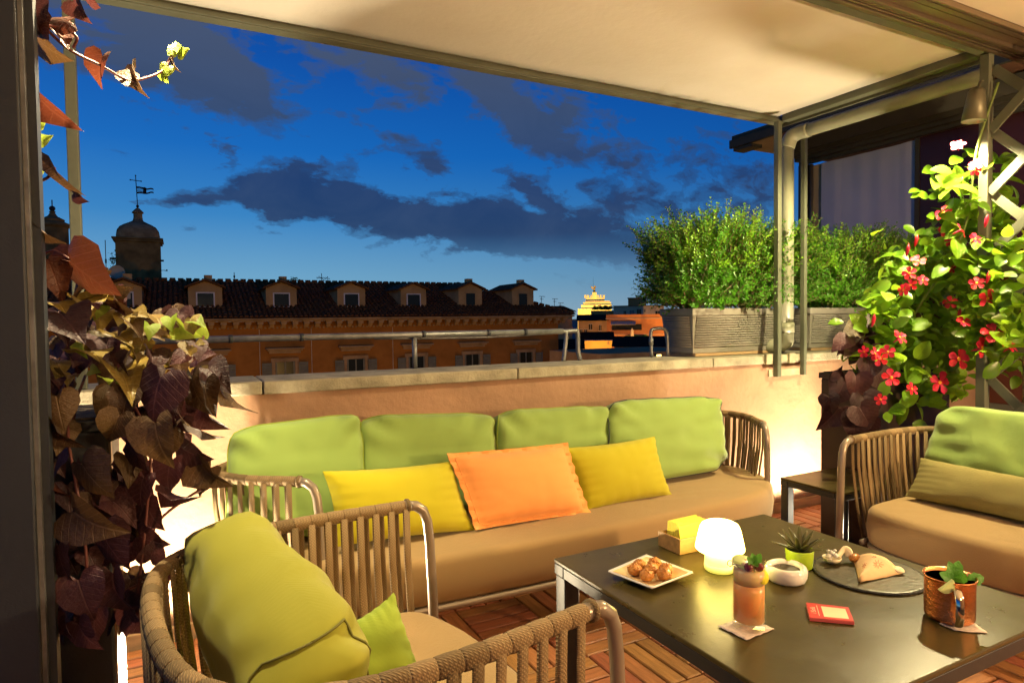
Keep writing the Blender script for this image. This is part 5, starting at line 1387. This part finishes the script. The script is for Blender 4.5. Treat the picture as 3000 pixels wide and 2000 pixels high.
def boxwood(label, x0, x1, ztop, stems, seed, nsh=520):
    random.seed(seed)
    t = T('boxwood_shrub', label, 'shrub', ((x0+x1)/2, 3.2, 1.32), 'boxwood shrubs in the parapet planters')
    for k, (sx, lean) in enumerate(stems):
        p = Vector((sx, 3.2+random.uniform(-.05, .05), 1.31)); path = [p]
        for i in range(5): p = p+Vector((lean*.05+random.uniform(-.03, .03), random.uniform(-.02, .02), .085)); path.append(p)
        P('trunk', MB().tube(path, [.022, .019, .016, .012, .009, .006], 8), 'bark', t, smooth=True)
        b = MB()
        for j in range(9):
            a = path[random.randrange(0, 5)]; d = Vector((random.uniform(-1, 1), random.uniform(-.7, .7), random.uniform(.2, 1.0))).normalized()*random.uniform(.14, .34)
            b.tube([a, a+d*.5+Vector((0, 0, -.01)), a+d+Vector((0, 0, .03))], [.007, .005, .0025], 5)
        P('branches', b, 'bark', t, smooth=True)
    cxm, hw_ = (x0+x1)/2, (x1-x0)/2
    lf = [MB(), MB()]; tw_ = MB()
    for k in range(nsh):
        for _ in range(30):
            u, v, w = random.uniform(-1, 1), random.uniform(-1, 1), random.uniform(0, 1)
            if abs(u)**7+abs(v)**4+abs(2*w-1.0)**9 < 1.02: break
        wob = .10*noise.noise(Vector((u*3.1, seed, w*3)))
        base = Vector((cxm+u*hw_, 3.19+v*.22, 1.35+w*(ztop-1.41)+wob*w))
        rad = Vector((u*.9, v*.8, .55+.8*(w-.2))); d = (rad+Vector((random.gauss(0, .35), random.gauss(0, .35), random.gauss(0, .3)))).normalized()
        L = random.uniform(.07, .13) if w < .75 else random.uniform(.08, .26); n = int(L/.010); new = w > .5 and random.random() < .5
        tw_.tube([base-d*.03, base+d*L], [.0018, .0009], 3, cap=False)
        for i in range(n):
            p = base+d*(L*i/n); a = i*2.4+k; side = d.orthogonal().normalized(); side = (Matrix.Rotation(a, 3, d) @ side)
            ld = (d*.75+side).normalized(); wd = ld.cross(d).normalized(); s_ = random.uniform(.022, .034)*(1-.25*i/n)
            up = wd.cross(ld); q = p
            lf[1 if new else 0].add([q, q+ld*s_*.5+wd*s_*.30+up*.001, q+ld*s_, q+ld*s_*.5-wd*s_*.30+up*.001], [(0, 1, 2), (0, 2, 3)])
    o = P('twigs', raw(tw_, 'twigs', 'twig'), None, t); o['kind'] = 'stuff'
    o = P('foliage', raw(lf[0], 'foliage', 'box_leaf'), None, t); o['kind'] = 'stuff'
    o = P('young_shoots', raw(lf[1], 'young_shoots', 'box_leaf_new'), None, t); o['kind'] = 'stuff'
boxwood('leafy boxwood shrub against the sky left of the steel posts', 2.70, 4.00, 1.86, ((2.98, -.4), (3.02, .3), (3.4, .1), (3.62, .4)), 31, 4200)
boxwood('dense boxwood shrub before the neighbouring blind', 4.02, 5.45, 1.82, ((4.3, -.2), (4.75, .2), (5.1, .2)), 32, 4200)

# heart-shaped vine leaves
def heart(seed, fold, droop, name):
    rnd_ = random.Random(seed)
    half = [(0, 0), (.15, -.21), (.38, -.25), (.57, -.05), (.57, .24), (.43, .54), (.20, .82), (0, 1.08)]
    mid = [0, .03, .08, .2, .36, .58, .82, 1.06]
    b = MB()
    for s_ in (-1, 1):
        o = len(b.v)
        for (x, y), m_ in zip(half, mid):
            for f in (0, .5, 1):
                xx = s_*x*f; yy = m_+(y-m_)*f
                z = fold*abs(xx)-droop*(yy-.15)**2-.22*abs(xx)**2+.05*math.sin(yy*9+seed+s_)*f*f*(abs(x) > .1)+.03*rnd_.uniform(-1, 1)*f
                b.v.append(Vector((xx, yy, z)))
        for i in range(7):
            for k in range(2):
                q = [o+i*3+k, o+i*3+k+1, o+(i+1)*3+k+1, o+(i+1)*3+k]
                b.f.append(tuple(q) if s_ > 0 else tuple(q[::-1]))
    return b
def heartset(mat):
    return [heart(1, .25, .35, 'leaf').mesh('leaf', mat, True), heart(2, .55, .5, 'leaf').mesh('leaf', mat, True), heart(3, -.2, .25, 'leaf').mesh('leaf', mat, True), heart(4, .9, .7, 'leaf').mesh('leaf', mat, True)]
HS = {m: heartset(m) for m in ('purple_leaf', 'bronze_leaf', 'russet_leaf', 'lime_leaf', 'lit_bronze_leaf')}
HS['o'] = HS['lit_bronze_leaf']
HS['p'], HS['b'], HS['r'], HS['l'] = HS['purple_leaf'], HS['bronze_leaf'], HS['russet_leaf'], HS['lime_leaf']

# left tall planter
lpx = onY(312, 1200, 1.90).x
tp1 = T('tall_planter', 'tall dark slate grey planter box under the purple vine', 'planter', (lpx-.17, 2.05, 0))
b = MB(); b.box(lpx-.36, lpx, 1.90, 2.24, 0.001, 1.03); P('planter_box', b, 'planter_dark', tp1, bevel=.006)
b = MB(); b.box(lpx-.365, lpx+.005, 1.895, 2.245, 1.032, 1.06); P('planter_rim', b, 'planter_dark', tp1, bevel=.004)
b = MB(); b.box(lpx-.35, lpx-.01, 1.91, 2.23, 1.061, 1.066); P('soil', b, 'soil', tp1)
b = MB(); b.box(lpx+.0005, lpx+.006, 1.91, 1.94, 0.001, 1.03); P('lit_edge_strip', b, 'track_metal', tp1)  # pale strip imitating light along the planter's right edge

vn = T('sweet_potato_vine', 'purple heart leaved vine spilling from the slate grey planter', 'vine', (lpx-.17, 2.05, 1.06))
def leaf_px(par, kind, px, py, size, ang, Yd, tilt=0.0, roll=0.0, var=None, nm='leaf'):
    """a leaf with its base at a photo pixel at depth Yd; ang: tip direction in degrees, 0 = right, 90 = up in the picture; size in photo px"""
    if par is vn: Yd += .15
    p = onY(px, py, Yd); z = (p-CAMP).dot(FW); s = size/FPX*z
    a = R_(ang); y = RT*math.cos(a)+UP*math.sin(a); y = (y-FW*math.sin(R_(tilt))).normalized()
    tl = max(0.0, min(1.0, (tilt-10)/48)); n = -FW*(1-tl)+UP*tl*1.4; n = (Matrix.Rotation(R_(roll), 3, y) @ n)
    s *= .74
    v = random.randrange(4) if var is None else var
    if kind == 'b' and tilt >= 50: kind = 'o'  # upward bronze leaves take the colour with painted top light
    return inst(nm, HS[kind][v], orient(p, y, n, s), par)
random.seed(77)
# leaves read off the photograph (base px, size px, tip direction, depth)
LV = [('r', 110, 60, 95, -60, 1.62, 20, 30), ('r', 200, 60, 110, 190, 1.70, 20, 10), ('r', 165, 95, 100, -30, 1.72, 30, -30), ('p', 215, 5, 90, -60, 1.66, 10, 20), ('p', 90, 10, 120, -70, 1.62, 10, -20), ('b', 105, 110, 150, -45, 1.66, 5, 55), ('p', 255, 0, 60, -40, 1.66, 10, 50),
      ('r', 90, 250, 190, -58, 1.70, 5, 25), ('r', 300, 165, 110, -110, 1.76, 0, 15), ('b', 395, 200, 105, -85, 1.80, 0, 45), ('b', 385, 235, 75, 150, 1.80, 10, 35), ('l', 470, 210, 50, -60, 1.84, 5, 20), ('l', 492, 195, 48, -110, 1.84, 5, -20), ('l', 520, 160, 55, 100, 1.85, 10, 10), ('l', 522, 158, 42, 20, 1.85, 10, 30), ('b', 508, 175, 48, -80, 1.84, 0, 60),
      ('l', 112, 370, 45, 60, 1.95, 0, 20), ('l', 110, 410, 52, 10, 1.95, 0, 40), ('l', 108, 500, 35, 30, 1.95, 0, 20), ('b', 120, 495, 180, -42, 1.72, 0, 65), ('p', 215, 570, 60, -35, 1.72, 10, 40),
      ('b', 50, 610, 210, -50, 1.60, 5, 62), ('r', 205, 765, 210, -42, 1.66, 0, 28), ('r', 140, 760, 150, -60, 1.7, 10, -40), ('b', 300, 810, 150, 215, 1.76, 30, 30), ('r', 310, 870, 120, -10, 1.80, 50, 20), ('b', 340, 855, 60, 10, 1.76, 0, 30), ('b', 345, 888, 100, -38, 1.74, 10, 55),
      ('b', 160, 885, 130, -5, 1.70, 62, 5), ('b', 235, 880, 150, -8, 1.74, 64, -5), ('b', 300, 900, 150, 185, 1.78, 62, 8), ('p', 175, 915, 190, -28, 1.64, 40, 10), ('b', 440, 920, 130, -15, 1.86, 55, -10), ('b', 330, 985, 150, 10, 1.74, 58, 10), ('b', 400, 960, 140, -170, 1.80, 60, -8), ('b', 470, 985, 120, 160, 1.82, 60, 12),
      ('b', 255, 1030, 150, 5, 1.70, 66, 0), ('b', 330, 1100, 200, 185, 1.66, 68, 6), ('b', 350, 1090, 160, -12, 1.72, 66, 0), ('b', 540, 1000, 80, 60, 1.86, 20, 20), ('p', 570, 1045, 90, 15, 1.88, 30, 20), ('l', 590, 985, 45, 75, 1.90, 0, 20), ('b', 600, 995, 40, -80, 1.90, 0, 20), ('b', 505, 1030, 120, -40, 1.82, 35, -20),
      ('p', 470, 1105, 190, -103, 1.60, 5, 8), ('b', 560, 1110, 150, -70, 1.66, 10, 35), ('b', 600, 1125, 120, -75, 1.68, 10, -10), ('p', 610, 1080, 120, -35, 1.74, 20, -20), ('p', 650, 1110, 110, -85, 1.74, 0, 55), ('b', 665, 1130, 130, -72, 1.74, 0, 70), ('p', 590, 1200, 110, -50, 1.76, 10, 20),
      ('b', 455, 1240, 175, -78, 1.58, 5, 5), ('b', 350, 1215, 120, -110, 1.62, 5, -25), ('b', 545, 1240, 140, -35, 1.66, 0, 60), ('p', 530, 1310, 130, -25, 1.70, 20, 45), ('p', 500, 1350, 130, -100, 1.66, 5, 10), ('b', 590, 1360, 130, -50, 1.68, 8, 15), ('b', 615, 1370, 120, -120, 1.70, 5, 30),
      ('b', 190, 1120, 80, -65, 1.66, 5, 40), ('r', 205, 1130, 90, -60, 1.60, 5, 15), ('b', 165, 1160, 130, -75, 1.62, 5, -30), ('b', 150, 1230, 140, -60, 1.60, 5, 20), ('b', 215, 1270, 180, -50, 1.58, 5, 40), ('b', 340, 1300, 130, -110, 1.60, 5, 25), ('p', 390, 1310, 110, -70, 1.62, 0, 30),
      ('b', 240, 1360, 170, -50, 1.56, 8, 12), ('r', 150, 1380, 120, -80, 1.60, 0, 30), ('p', 420, 1400, 120, -100, 1.62, 8, 20), ('p', 490, 1430, 110, -40, 1.66, 5, 50), ('p', 430, 1480, 110, -60, 1.64, 10, 10), ('b', 220, 1500, 190, -30, 1.54, 8, 10), ('p', 300, 1560, 170, -60, 1.58, 5, 15), ('p', 410, 1570, 110, -20, 1.62, 10, 10),
      ('p', 440, 1640, 90, 70, 1.60, 0, 30), ('p', 450, 1690, 100, 30, 1.60, 10, 25), ('p', 440, 1700, 90, -40, 1.60, 0, 45), ('p', 330, 1680, 170, -80, 1.56, 5, 5), ('p', 230, 1700, 160, -70, 1.55, 5, -20), ('p', 380, 1770, 120, -10, 1.58, 8, 10), ('p', 400, 1800, 100, -60, 1.58, 5, 20), ('p', 190, 1800, 120, -85, 1.56, 0, 30), ('p', 230, 1830, 130, -60, 1.54, 0, 15), ('p', 170, 1600, 150, -80, 1.56, 5, 25), ('p', 280, 1790, 120, -95, 1.56, 5, 0)]
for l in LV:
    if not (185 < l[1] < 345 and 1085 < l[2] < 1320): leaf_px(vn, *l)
for k in range(70):      # small young leaves over the crown of the planter
    px = random.uniform(150, 600); py = random.uniform(860, 1120)+max(0, px-420)*.35
    leaf_px(vn, random.choice('opppblo'), px, py, random.uniform(42, 85), random.uniform(-150, 20), random.uniform(1.66, 1.92), random.uniform(20, 65), random.uniform(-40, 40))
# fill leaves deeper in the bundle
for k in range(140):
    py = random.uniform(890, 1830); half = 190 if py < 1350 else 130
    px = 160+random.random()*(half*2 if py < 1330 else 250)
    if 195 < px < 330 and 1120 < py < 1340: continue
    leaf_px(vn, random.choice('ppppb'), px, py, random.uniform(75, 130), random.uniform(-130, -30), random.uniform(1.72, 2.0) if py < 1080 else random.uniform(1.64, 1.84), random.uniform(0, 40), random.uniform(-50, 50))
# vines
def vine(par, pts, r=.0035, mat='vine_stem'):
    P('stem', MB().tube(smoothpath([onY(p[0], p[1], p[2]+(.15 if par is vn else 0)) for p in pts], 6), r, 6), mat, par, smooth=True)
for pts in (((95, 40, 1.68), (150, 100, 1.70), (210, 150, 1.72), (300, 195, 1.76), (375, 235, 1.80), (430, 228, 1.82), (480, 205, 1.84), (500, 170, 1.85), (525, 145, 1.86)),
            ((130, 75, 1.70), (190, 85, 1.70), (225, 110, 1.70), (215, 140, 1.72)), ((105, 535, 1.75), (140, 520, 1.73), (160, 490, 1.72)), ((115, 750, 1.72), (160, 735, 1.70), (205, 760, 1.67)),
            ((118, 800, 1.72), (165, 785, 1.70), (180, 770, 1.68)), ((120, 1050, 1.9), (108, 600, 1.9), (100, 300, 1.9), (85, 30, 1.8)), ((320, 1100, 1.8), (400, 1200, 1.66), (440, 1320, 1.62), (430, 1500, 1.62), (420, 1600, 1.60), (400, 1760, 1.58)),
            ((345, 1128, 1.8), (380, 1210, 1.7), (410, 1260, 1.64)), ((430, 1570, 1.62), (480, 1510, 1.66), (545, 1460, 1.68), (595, 1430, 1.70)), ((250, 1100, 1.85), (200, 1250, 1.66), (220, 1400, 1.6), (250, 1600, 1.57), (260, 1800, 1.56)),
            ((300, 1100, 1.85), (480, 1080, 1.8), (560, 1060, 1.84), (590, 1010, 1.88), (596, 985, 1.9)), ((370, 1730, 1.6), (400, 1715, 1.6), (440, 1700, 1.6))):
    vine(vn, pts)

# right: tall brown planter with a second vine and the red-flowered climber
tp2 = T('tall_planter', 'tall dark brown planter box under the red flowers', 'planter', (3.66, 2.33, 0))
b = MB(); b.box(3.32, 4.0, 2.16, 2.50, .001, .93); P('planter_box', b, 'planter_brown', tp2, bevel=.006)
b = MB(); b.box(3.31, 4.01, 2.15, 2.51, .932, .965); P('planter_rim', b, 'planter_brown', tp2, bevel=.004)
b = MB(); b.box(3.33, 3.99, 2.17, 2.49, .966, .97); P('soil', b, 'soil', tp2)
v2 = T('sweet_potato_vine', 'dark heart leaved vine hanging beside the lit parapet wall', 'vine', (3.4, 2.3, .96))
for l in (('p', 2560, 1000, 90, 200, 2.2, 10, 30), ('b', 2560, 1030, 80, 215, 2.2, 20, 30), ('p', 2505, 1105, 110, -115, 2.25, 0, 15), ('p', 2480, 1140, 70, -80, 2.25, 0, 35), ('p', 2510, 1180, 105, -130, 2.25, 5, 10), ('p', 2495, 1120, 60, 60, 2.26, 0, 30), ('p', 2545, 1090, 90, -90, 2.1, 0, 10), ('p', 2550, 1150, 110, -75, 2.08, 0, 5), ('p', 2540, 1230, 100, -95, 2.1, 0, 20), ('p', 2560, 1180, 100, -60, 2.05, 0, 20), ('p', 2590, 940, 90, 200, 2.2, 20, 20),
          ('b', 2560, 975, 110, 190, 2.22, 20, 40), ('b', 2540, 1050, 90, 170, 2.2, 40, 10), ('p', 2600, 960, 80, -120, 2.2, 5, 10), ('r', 2740, 905, 80, 150, 2.2, 20, 20), ('r', 2720, 930, 70, -40, 2.2, 20, -20), ('r', 2660, 945, 60, 200, 2.2, 20, 20), ('p', 2580, 1090, 100, -60, 2.12, 0, 0), ('p', 2570, 1240, 90, -85, 2.1, 0, 25), ('p', 2600, 1000, 80, -100, 2.15, 0, 0), ('p', 2520, 1010, 70, 215, 2.22, 0, 40), ('p', 2590, 1060, 80, -80, 2.12, 0, 20)):
    leaf_px(v2, l[0], l[1]-30+random.uniform(-25, 15), l[2]+random.uniform(-20, 30), *l[3:])
for pts in (((2600, 1000, 2.2), (2550, 1080, 2.16), (2530, 1180, 2.12), (2545, 1290, 2.1)), ((2555, 1170, 2.14), (2520, 1150, 2.2), (2492, 1138, 2.24)), ((2548, 1220, 2.12), (2530, 1208, 2.2), (2512, 1198, 2.24))): vine(v2, pts)

cl = T('flowering_climber', 'green climber with red trumpet flowers covering the trellis corner', 'climber', (3.6, 2.3, .96))
def gleaf():
    b = MB(); n = 6
    for i in range(n+1):
        t = i/n; w = .34*math.sin(math.pi*min(.98, t*.94+.04))**.7
        for s_ in (-1, 0, 1): b.v.append(Vector((s_*w, t, .35*abs(s_)*w-.22*t*t)))
    for i in range(n):
        for k in range(2): b.f.append((i*3+k, i*3+k+1, (i+1)*3+k+1, (i+1)*3+k))
    return b.mesh('leaf', 'green_leaf', True)
GLM = gleaf()
random.seed(99)
# clump centres: (px, py, spread px, depth mode) - 't' on the trellis plane, 'y' over the planter
CL = [(2620, 900, 40, 'y', 12), (2600, 1010, 40, 'y', 12), (2950, 860, 45, 'f', 14), (2985, 960, 40, 'f', 12), (2940, 1010, 45, 'f', 12), (2985, 740, 40, 'f', 10), (2690, 740, 40, 'y', 10), (2900, 470, 40, 't', 12), (2800, 530, 28, 't', 10), (2830, 610, 38, 't', 12), (2930, 560, 50, 't', 14), (2960, 660, 50, 't', 14), (2890, 690, 50, 't', 16), (2760, 730, 45, 'y', 14), (2840, 760, 60, 't', 16), (2940, 780, 60, 't', 16),
      (2700, 800, 45, 'y', 14), (2780, 830, 60, 'y', 18), (2890, 860, 60, 'y', 18), (2970, 900, 50, 't', 12), (2660, 880, 45, 'y', 14), (2760, 920, 60, 'y', 18), (2860, 960, 60, 'y', 18), (2640, 960, 40, 'y', 12), (2690, 1010, 55, 'y', 20), (2780, 1010, 60, 'y', 20), (2880, 1040, 40, 'y', 12), (2700, 1080, 50, 'y', 16), (2770, 1110, 45, 'y', 14), (2640, 1060, 40, 'y', 12), (2660, 1190, 35, 'y', 8), (2960, 1040, 40, 't', 10), (2720, 1160, 35, 'y', 8), (2810, 1140, 30, 'y', 8)]
def dep(px, py, mode):
    if mode == 'f': return onX(px, py, random.uniform(3.36, 3.50))
    return onX(px, py, random.choice((random.uniform(3.40, 3.50), random.uniform(3.57, 3.75))) if px < 2880 else random.uniform(3.57, 3.8)) if mode == 't' else onY(px, py, random.uniform(2.0, 2.3))
nl = 0
for (px, py, sp, mode, n) in CL:
    for k in range(int(n*.68)):
        p = dep(px+random.gauss(0, sp*.7), py+random.gauss(0, sp*.7), mode)
        d = Vector((random.gauss(0, 1), random.gauss(-.3, 1), random.gauss(.1, .8)))
        nr = Vector((random.gauss(-.3, .6), random.gauss(-.8, .5), random.gauss(.8, .5)))
        inst('leaf', GLM, orient(p, d, nr, random.uniform(.075, .115)), cl); nl += 1
bgm = MB(); lv_ = [v.co.copy() for v in GLM.vertices]; lf_ = [tuple(q.vertices) for q in GLM.polygons]
for (px, py, sp, mode, n) in CL:      # the many leaves deeper in the bundle
    for k in range(int(n*(2.0 if mode == 't' else 3.6))):
        p = dep(px+random.gauss(0, sp*.75), py+random.gauss(0, sp*.75), mode)+FW*random.uniform(.02, .22)
        m_ = orient(p, Vector((random.gauss(0, 1), random.gauss(-.3, 1), random.gauss(.1, .8))), Vector((random.gauss(-.3, .6), random.gauss(-.8, .5), random.gauss(.8, .5))), random.uniform(.06, .10))
        bgm.add([m_ @ v for v in lv_], lf_)
o = P('inner_leaves', raw(bgm, 'inner_leaves', 'green_leaf', True), None, cl); o['kind'] = 'stuff'
for k in range(26):       # runners
    c0, c1 = random.choice(CL), random.choice(CL)
    if abs(c0[0]-c1[0])+abs(c0[1]-c1[1]) > 260: continue
    p0, p1 = dep(c0[0], c0[1], c0[3]), dep(c1[0], c1[1], c1[3]); m_ = (p0+p1)/2+Vector((random.gauss(0, .04), random.gauss(0, .04), random.gauss(.03, .04)))
    P('runner', MB().tube(smoothpath([p0, m_, p1], 5), .0022, 5), 'green_stem', cl, smooth=True)
P('main_stem', MB().tube(smoothpath([(3.6, 2.3, .96), (3.55, 2.1, 1.3), (3.52, 1.85, 1.7), (3.5, 1.78, 2.1), (3.52, 1.7, 2.4)], 6), .006, 6), 'green_stem', cl, smooth=True)
# trumpet flower: five petals, throat
def petal_m():
    b = MB(); n = 5
    for i in range(n+1):
        t = i/n; w = (.10+.42*t)*(1 if t < .7 else (1-.75*(t-.7)/.3))
        for s_ in (-1, -.3, .3, 1): b.v.append(Vector((s_*w, .16+t*.84, .18*(1-t)*-1+.06*s_*s_-.12*t*t+.05*s_*t)))
    for i in range(n):
        for k in range(3): b.f.append((i*4+k, i*4+k+1, (i+1)*4+k+1, (i+1)*4+k))
    return b.mesh('petal', 'red_petal', True)
PM = petal_m()
TM = MB().tube([(0, 0, -1.15), (0, 0, -.7), (0, 0, -.3), (0, 0, -.15)], [.06, .10, .17, .22], 8).mesh('trumpet', 'red_petal', True)
EM = MB().lathe([(.19, -.155), (.12, -.13), (.001, -.12)], 10).mesh('flower_eye', 'flower_eye', True)
FL = [(2807, 423, 34, -.7), (2860, 480, 34, -.6), (2858, 497, 32, 0), (2762, 622, 40, -1.5), (2775, 672, 38, -.5), (2820, 672, 40, .3), (2788, 705, 38, -.4), (2860, 698, 34, .5), (2690, 762, 36, -.3), (2665, 800, 34, -.6), (2705, 820, 30, .2), (2668, 835, 30, -.8), (2645, 850, 30, -.9), (2790, 785, 26, 0), (2862, 828, 36, .1), (2898, 875, 50, .1), (2785, 885, 34, -.2), (2640, 985, 42, .1), (2600, 1030, 36, -.5), (2568, 1035, 34, -.2), (2578, 1050, 38, -.1), (2612, 1105, 44, -.4), (2675, 1138, 34, .2), (2758, 1120, 56, .1), (2812, 1052, 52, .0), (2884, 1018, 56, .1), (2915, 973, 60, .1), (2962, 1012, 42, .3), (2825, 940, 36, -.2), (2580, 1170, 30, -.6), (2530, 1030, 30, -1.2)]
for (px, py, s, yawr) in FL:
    p = onX(px, py, 3.38) if px > 2795 else onY(px, py, 1.94)
    z = (p-CAMP).dot(FW); sz = s*.60/FPX*z
    nrm = (-FW+RT*(yawr+random.gauss(0, .35))+UP*random.gauss(.25, .45)).normalized()
    f_ = P('flower', EM.copy() if False else EM, None, cl); f_.matrix_basis = orient(p, nrm.orthogonal(), nrm, sz)
    bs = f_.matrix_basis.copy()
    for k in range(5):
        m_ = bs @ Matrix.Rotation(R_(72*k+random.uniform(-8, 8)), 4, 'Z') @ Matrix.Rotation(R_(random.uniform(-14, 10)), 4, 'X')
        o = bpy.data.objects.new('petal', PM); COL.objects.link(o); o.parent = f_; o.matrix_parent_inverse = bs.inverted(); o.matrix_basis = m_
    o = bpy.data.objects.new('trumpet', TM); COL.objects.link(o); o.parent = f_; o.matrix_parent_inverse = bs.inverted(); o.matrix_basis = bs
for (px, py) in ((2885, 648), (2680, 705), (2806, 918), (2940, 950), (2890, 812), (2555, 938), (2655, 733)):
    p = onX(px, py, 3.4) if px > 2795 and py < 900 else onY(px, py, 1.96)
    P('bud', MB().tube([p+Vector((0, 0, -.03)), p+Vector((0, -.005, -.01)), p+Vector((0, -.01, .012)), p+Vector((.0, -.012, .03))], [.003, .008, .009, .001], 8), 'red_petal', cl, smooth=True)

# ------------------------------------------------------------------ trellis
tr = T('trellis', 'grey green diagonal lattice trellis at the terrace corner', 'trellis', (3.53, 1.4, 0))
b = MB(); b.box(3.51, 3.555, 1.735, 1.778, 0, ZP-.008); P('post', b, 'green_metal', tr, bevel=.003)
def slat(y0, z0, y1, z1, x):
    d = Vector((0, y1-y0, z1-z0)); L = d.length; d.normalize(); m = Matrix.Translation((x, y0, z0)) @ Matrix(((1, 0, 0, 0), (0, d.y, -d.z, 0), (0, d.z, d.y, 0), (0, 0, 0, 1)))
    b = MB(); b.box(-.006, .006, 0, L, -.022, .022, m); P('slat', b, 'green_metal', tr, bevel=.002)
Ya, Yb = 1.733, .95
W_ = Ya-Yb
for k in range(-2, 12):
    z0 = .08+k*.30
    # rising away from the post
    a = (Ya, z0, Yb, z0+W_); c_ = (Ya, z0, Yb, z0-W_)
    def clip(y0, z0, y1, z1):
        if z1 > 2.5: t = (2.5-z0)/(z1-z0); y1, z1 = y0+(y1-y0)*t, 2.5
        if z1 < .02: t = (.02-z0)/(z1-z0); y1, z1 = y0+(y1-y0)*t, .02
        if z0 < .02: t = (.02-z0)/(z1-z0); y0, z0 = y0+(y1-y0)*t, .02
        return y0, z0, y1, z1
    if .02 <= z0 < 2.45: slat(*clip(*a), 3.524)
    elif z0 < .02 and z0+W_ > .1: slat(*clip(*a), 3.524)
    if .05 < z0 < 2.49: slat(*clip(*c_), 3.541)
b = MB(); b.box(3.51, 3.555, Yb-.045, Yb-.003, 0, ZP-.008); P('end_post', b, 'green_metal', tr, bevel=.003)
# bamboo canes behind the lattice
for k, (y, x) in enumerate(((1.55, 3.64), (1.42, 3.66), (1.30, 3.63), (1.62, 3.67))):
    c_ = T('bamboo_cane', 'upright bamboo cane standing behind the lattice trellis', 'cane', (x, y, 0), 'canes behind the trellis')
    P('cane', MB().tube([(x, y, 0), (x+.01, y+.02, 1.3), (x, y-.02, 2.5)], .017, 8), 'kerb_wood', c_, smooth=True)

# ------------------------------------------------------------------ lamps
def spotlamp(label, top, d, L=.15, r0=.035, r1=.052):
    d = Vector(d).normalized(); t = T('spot_lamp', label, 'spot lamp', top)
    m = Matrix.Translation(top) @ d.to_track_quat('Z', 'Y').to_matrix().to_4x4()
    P('hood', MB().lathe([(.001, 0), (r0*.8, 0), (r0, .01), (r1, L), (r1-.004, L), (r0-.004, .014), (.001, .012)], 24, m=m), 'fixture', t, smooth=True)
    P('bulb', MB().sphere(m @ Vector((0, 0, L*.72)), .022), 'bulb', t, smooth=True)
    P('bracket', MB().tube([m @ Vector((0, 0, .02)), m @ Vector((.05, .0, -.02)), m @ Vector((.09, 0, -.01))], .006, 6), 'fixture', t, smooth=True)
    return t, m @ Vector((0, 0, L+.012)), m
p = onX(2862, 262, 3.40)
t, e, m = spotlamp('conical spot lamp clipped beside the trellis post', p, (-.05, .06, -1))
e = e+Vector((-.05, .06, -.03))
light('spot_light', 'SPOT', e, 230, (1, .82, .42), t, .035, e+Vector((-.10, .30, -1)), 165, .35)
t, e, m = spotlamp('conical spot lamp above the purple vine', Vector((.02, 1.97, 2.46)), (-.08, -.04, -1))
light('spot_light', 'SPOT', e, 190, (1, .80, .45), t, .02, e+Vector((-.12, -.10, -1)), 95, .5)
# floor floods behind the planters, washing the wall
def flood(label, p, aim, power, col, angle=140):
    t = T('floor_floodlight', label, 'floodlight', p); p = Vector(p); d = (Vector(aim)-p).normalized()
    m = Matrix.Translation(p+Vector((0, 0, .06))) @ d.to_track_quat('Z', 'Y').to_matrix().to_4x4()
    b = MB(); b.box(-.07, .07, -.045, .045, -.02, .016, m); P('housing', b, 'fixture', t, bevel=.004)
    b = MB(); b.box(-.062, .062, -.038, .038, .0165, .018, m); P('lens', b, 'bulb', t)
    P('stand', MB().tube([m @ Vector((-.074, 0, 0)), m @ Vector((-.074, 0, -.02)), p+Vector((0, 0, .004))], .006, 6), 'fixture', t)
    light('flood_light', 'SPOT', m @ Vector((0, 0, .03)), power, col, t, .05, m @ Vector((0, 0, 1)), angle, .15)
flood('floor floodlight washing the wall behind the brown planter', (3.72, 2.62, 0), (3.70, 2.66, .9), 250, (1, .78, .48), 178)
flood('floor floodlight behind the purple vine', (-.05, 2.60, 0), (0, 2.63, .9), 290, (1, .80, .50), 178)
flood('floor floodlight behind the trellis armchair', (3.46, 2.06, 0), (2.3, 2.75, .75), 30, (1, .85, .62), 120)
# lamps of the covered lounge behind the photographer: a pendant, and an unseen standing lamp added to brighten the canopy
x, y = .9, -1.1
t = T('pendant_lamp', 'pendant globe lamp over the lounge entrance', 'pendant lamp', (x, y, 1.9))
P('cord', MB().tube([(x, y, 2.06), (x, y, ZP+.019)], .004, 6), 'iron', t)
P('ring', MB().lathe([(.05, 2.03), (.06, 2.04), (.06, 2.06), (.01, 2.07)], 20, (x, y, 0)), 'fixture', t, smooth=True)
light('lamp_light', 'POINT', (x, y, 1.95), 70, (1, .62, .29), t, .09)
x, y = 3.1, -.75
t = T('fill_standing_lamp', 'unseen standing lamp added in the lounge to brighten the canopy', 'standing lamp', (x, y, 0))
P('foot', MB().lathe([(.001, 0), (.15, 0), (.15, .012), (.001, .02)], 24, (x, y, 0)), 'fixture', t, smooth=True)
P('pole', MB().tube([(x, y, .02), (x, y, 1.22)], .011, 8), 'fixture', t, smooth=True)
light('lamp_light', 'POINT', (x, y, 1.34), 330, (1, .64, .31), t, .10)
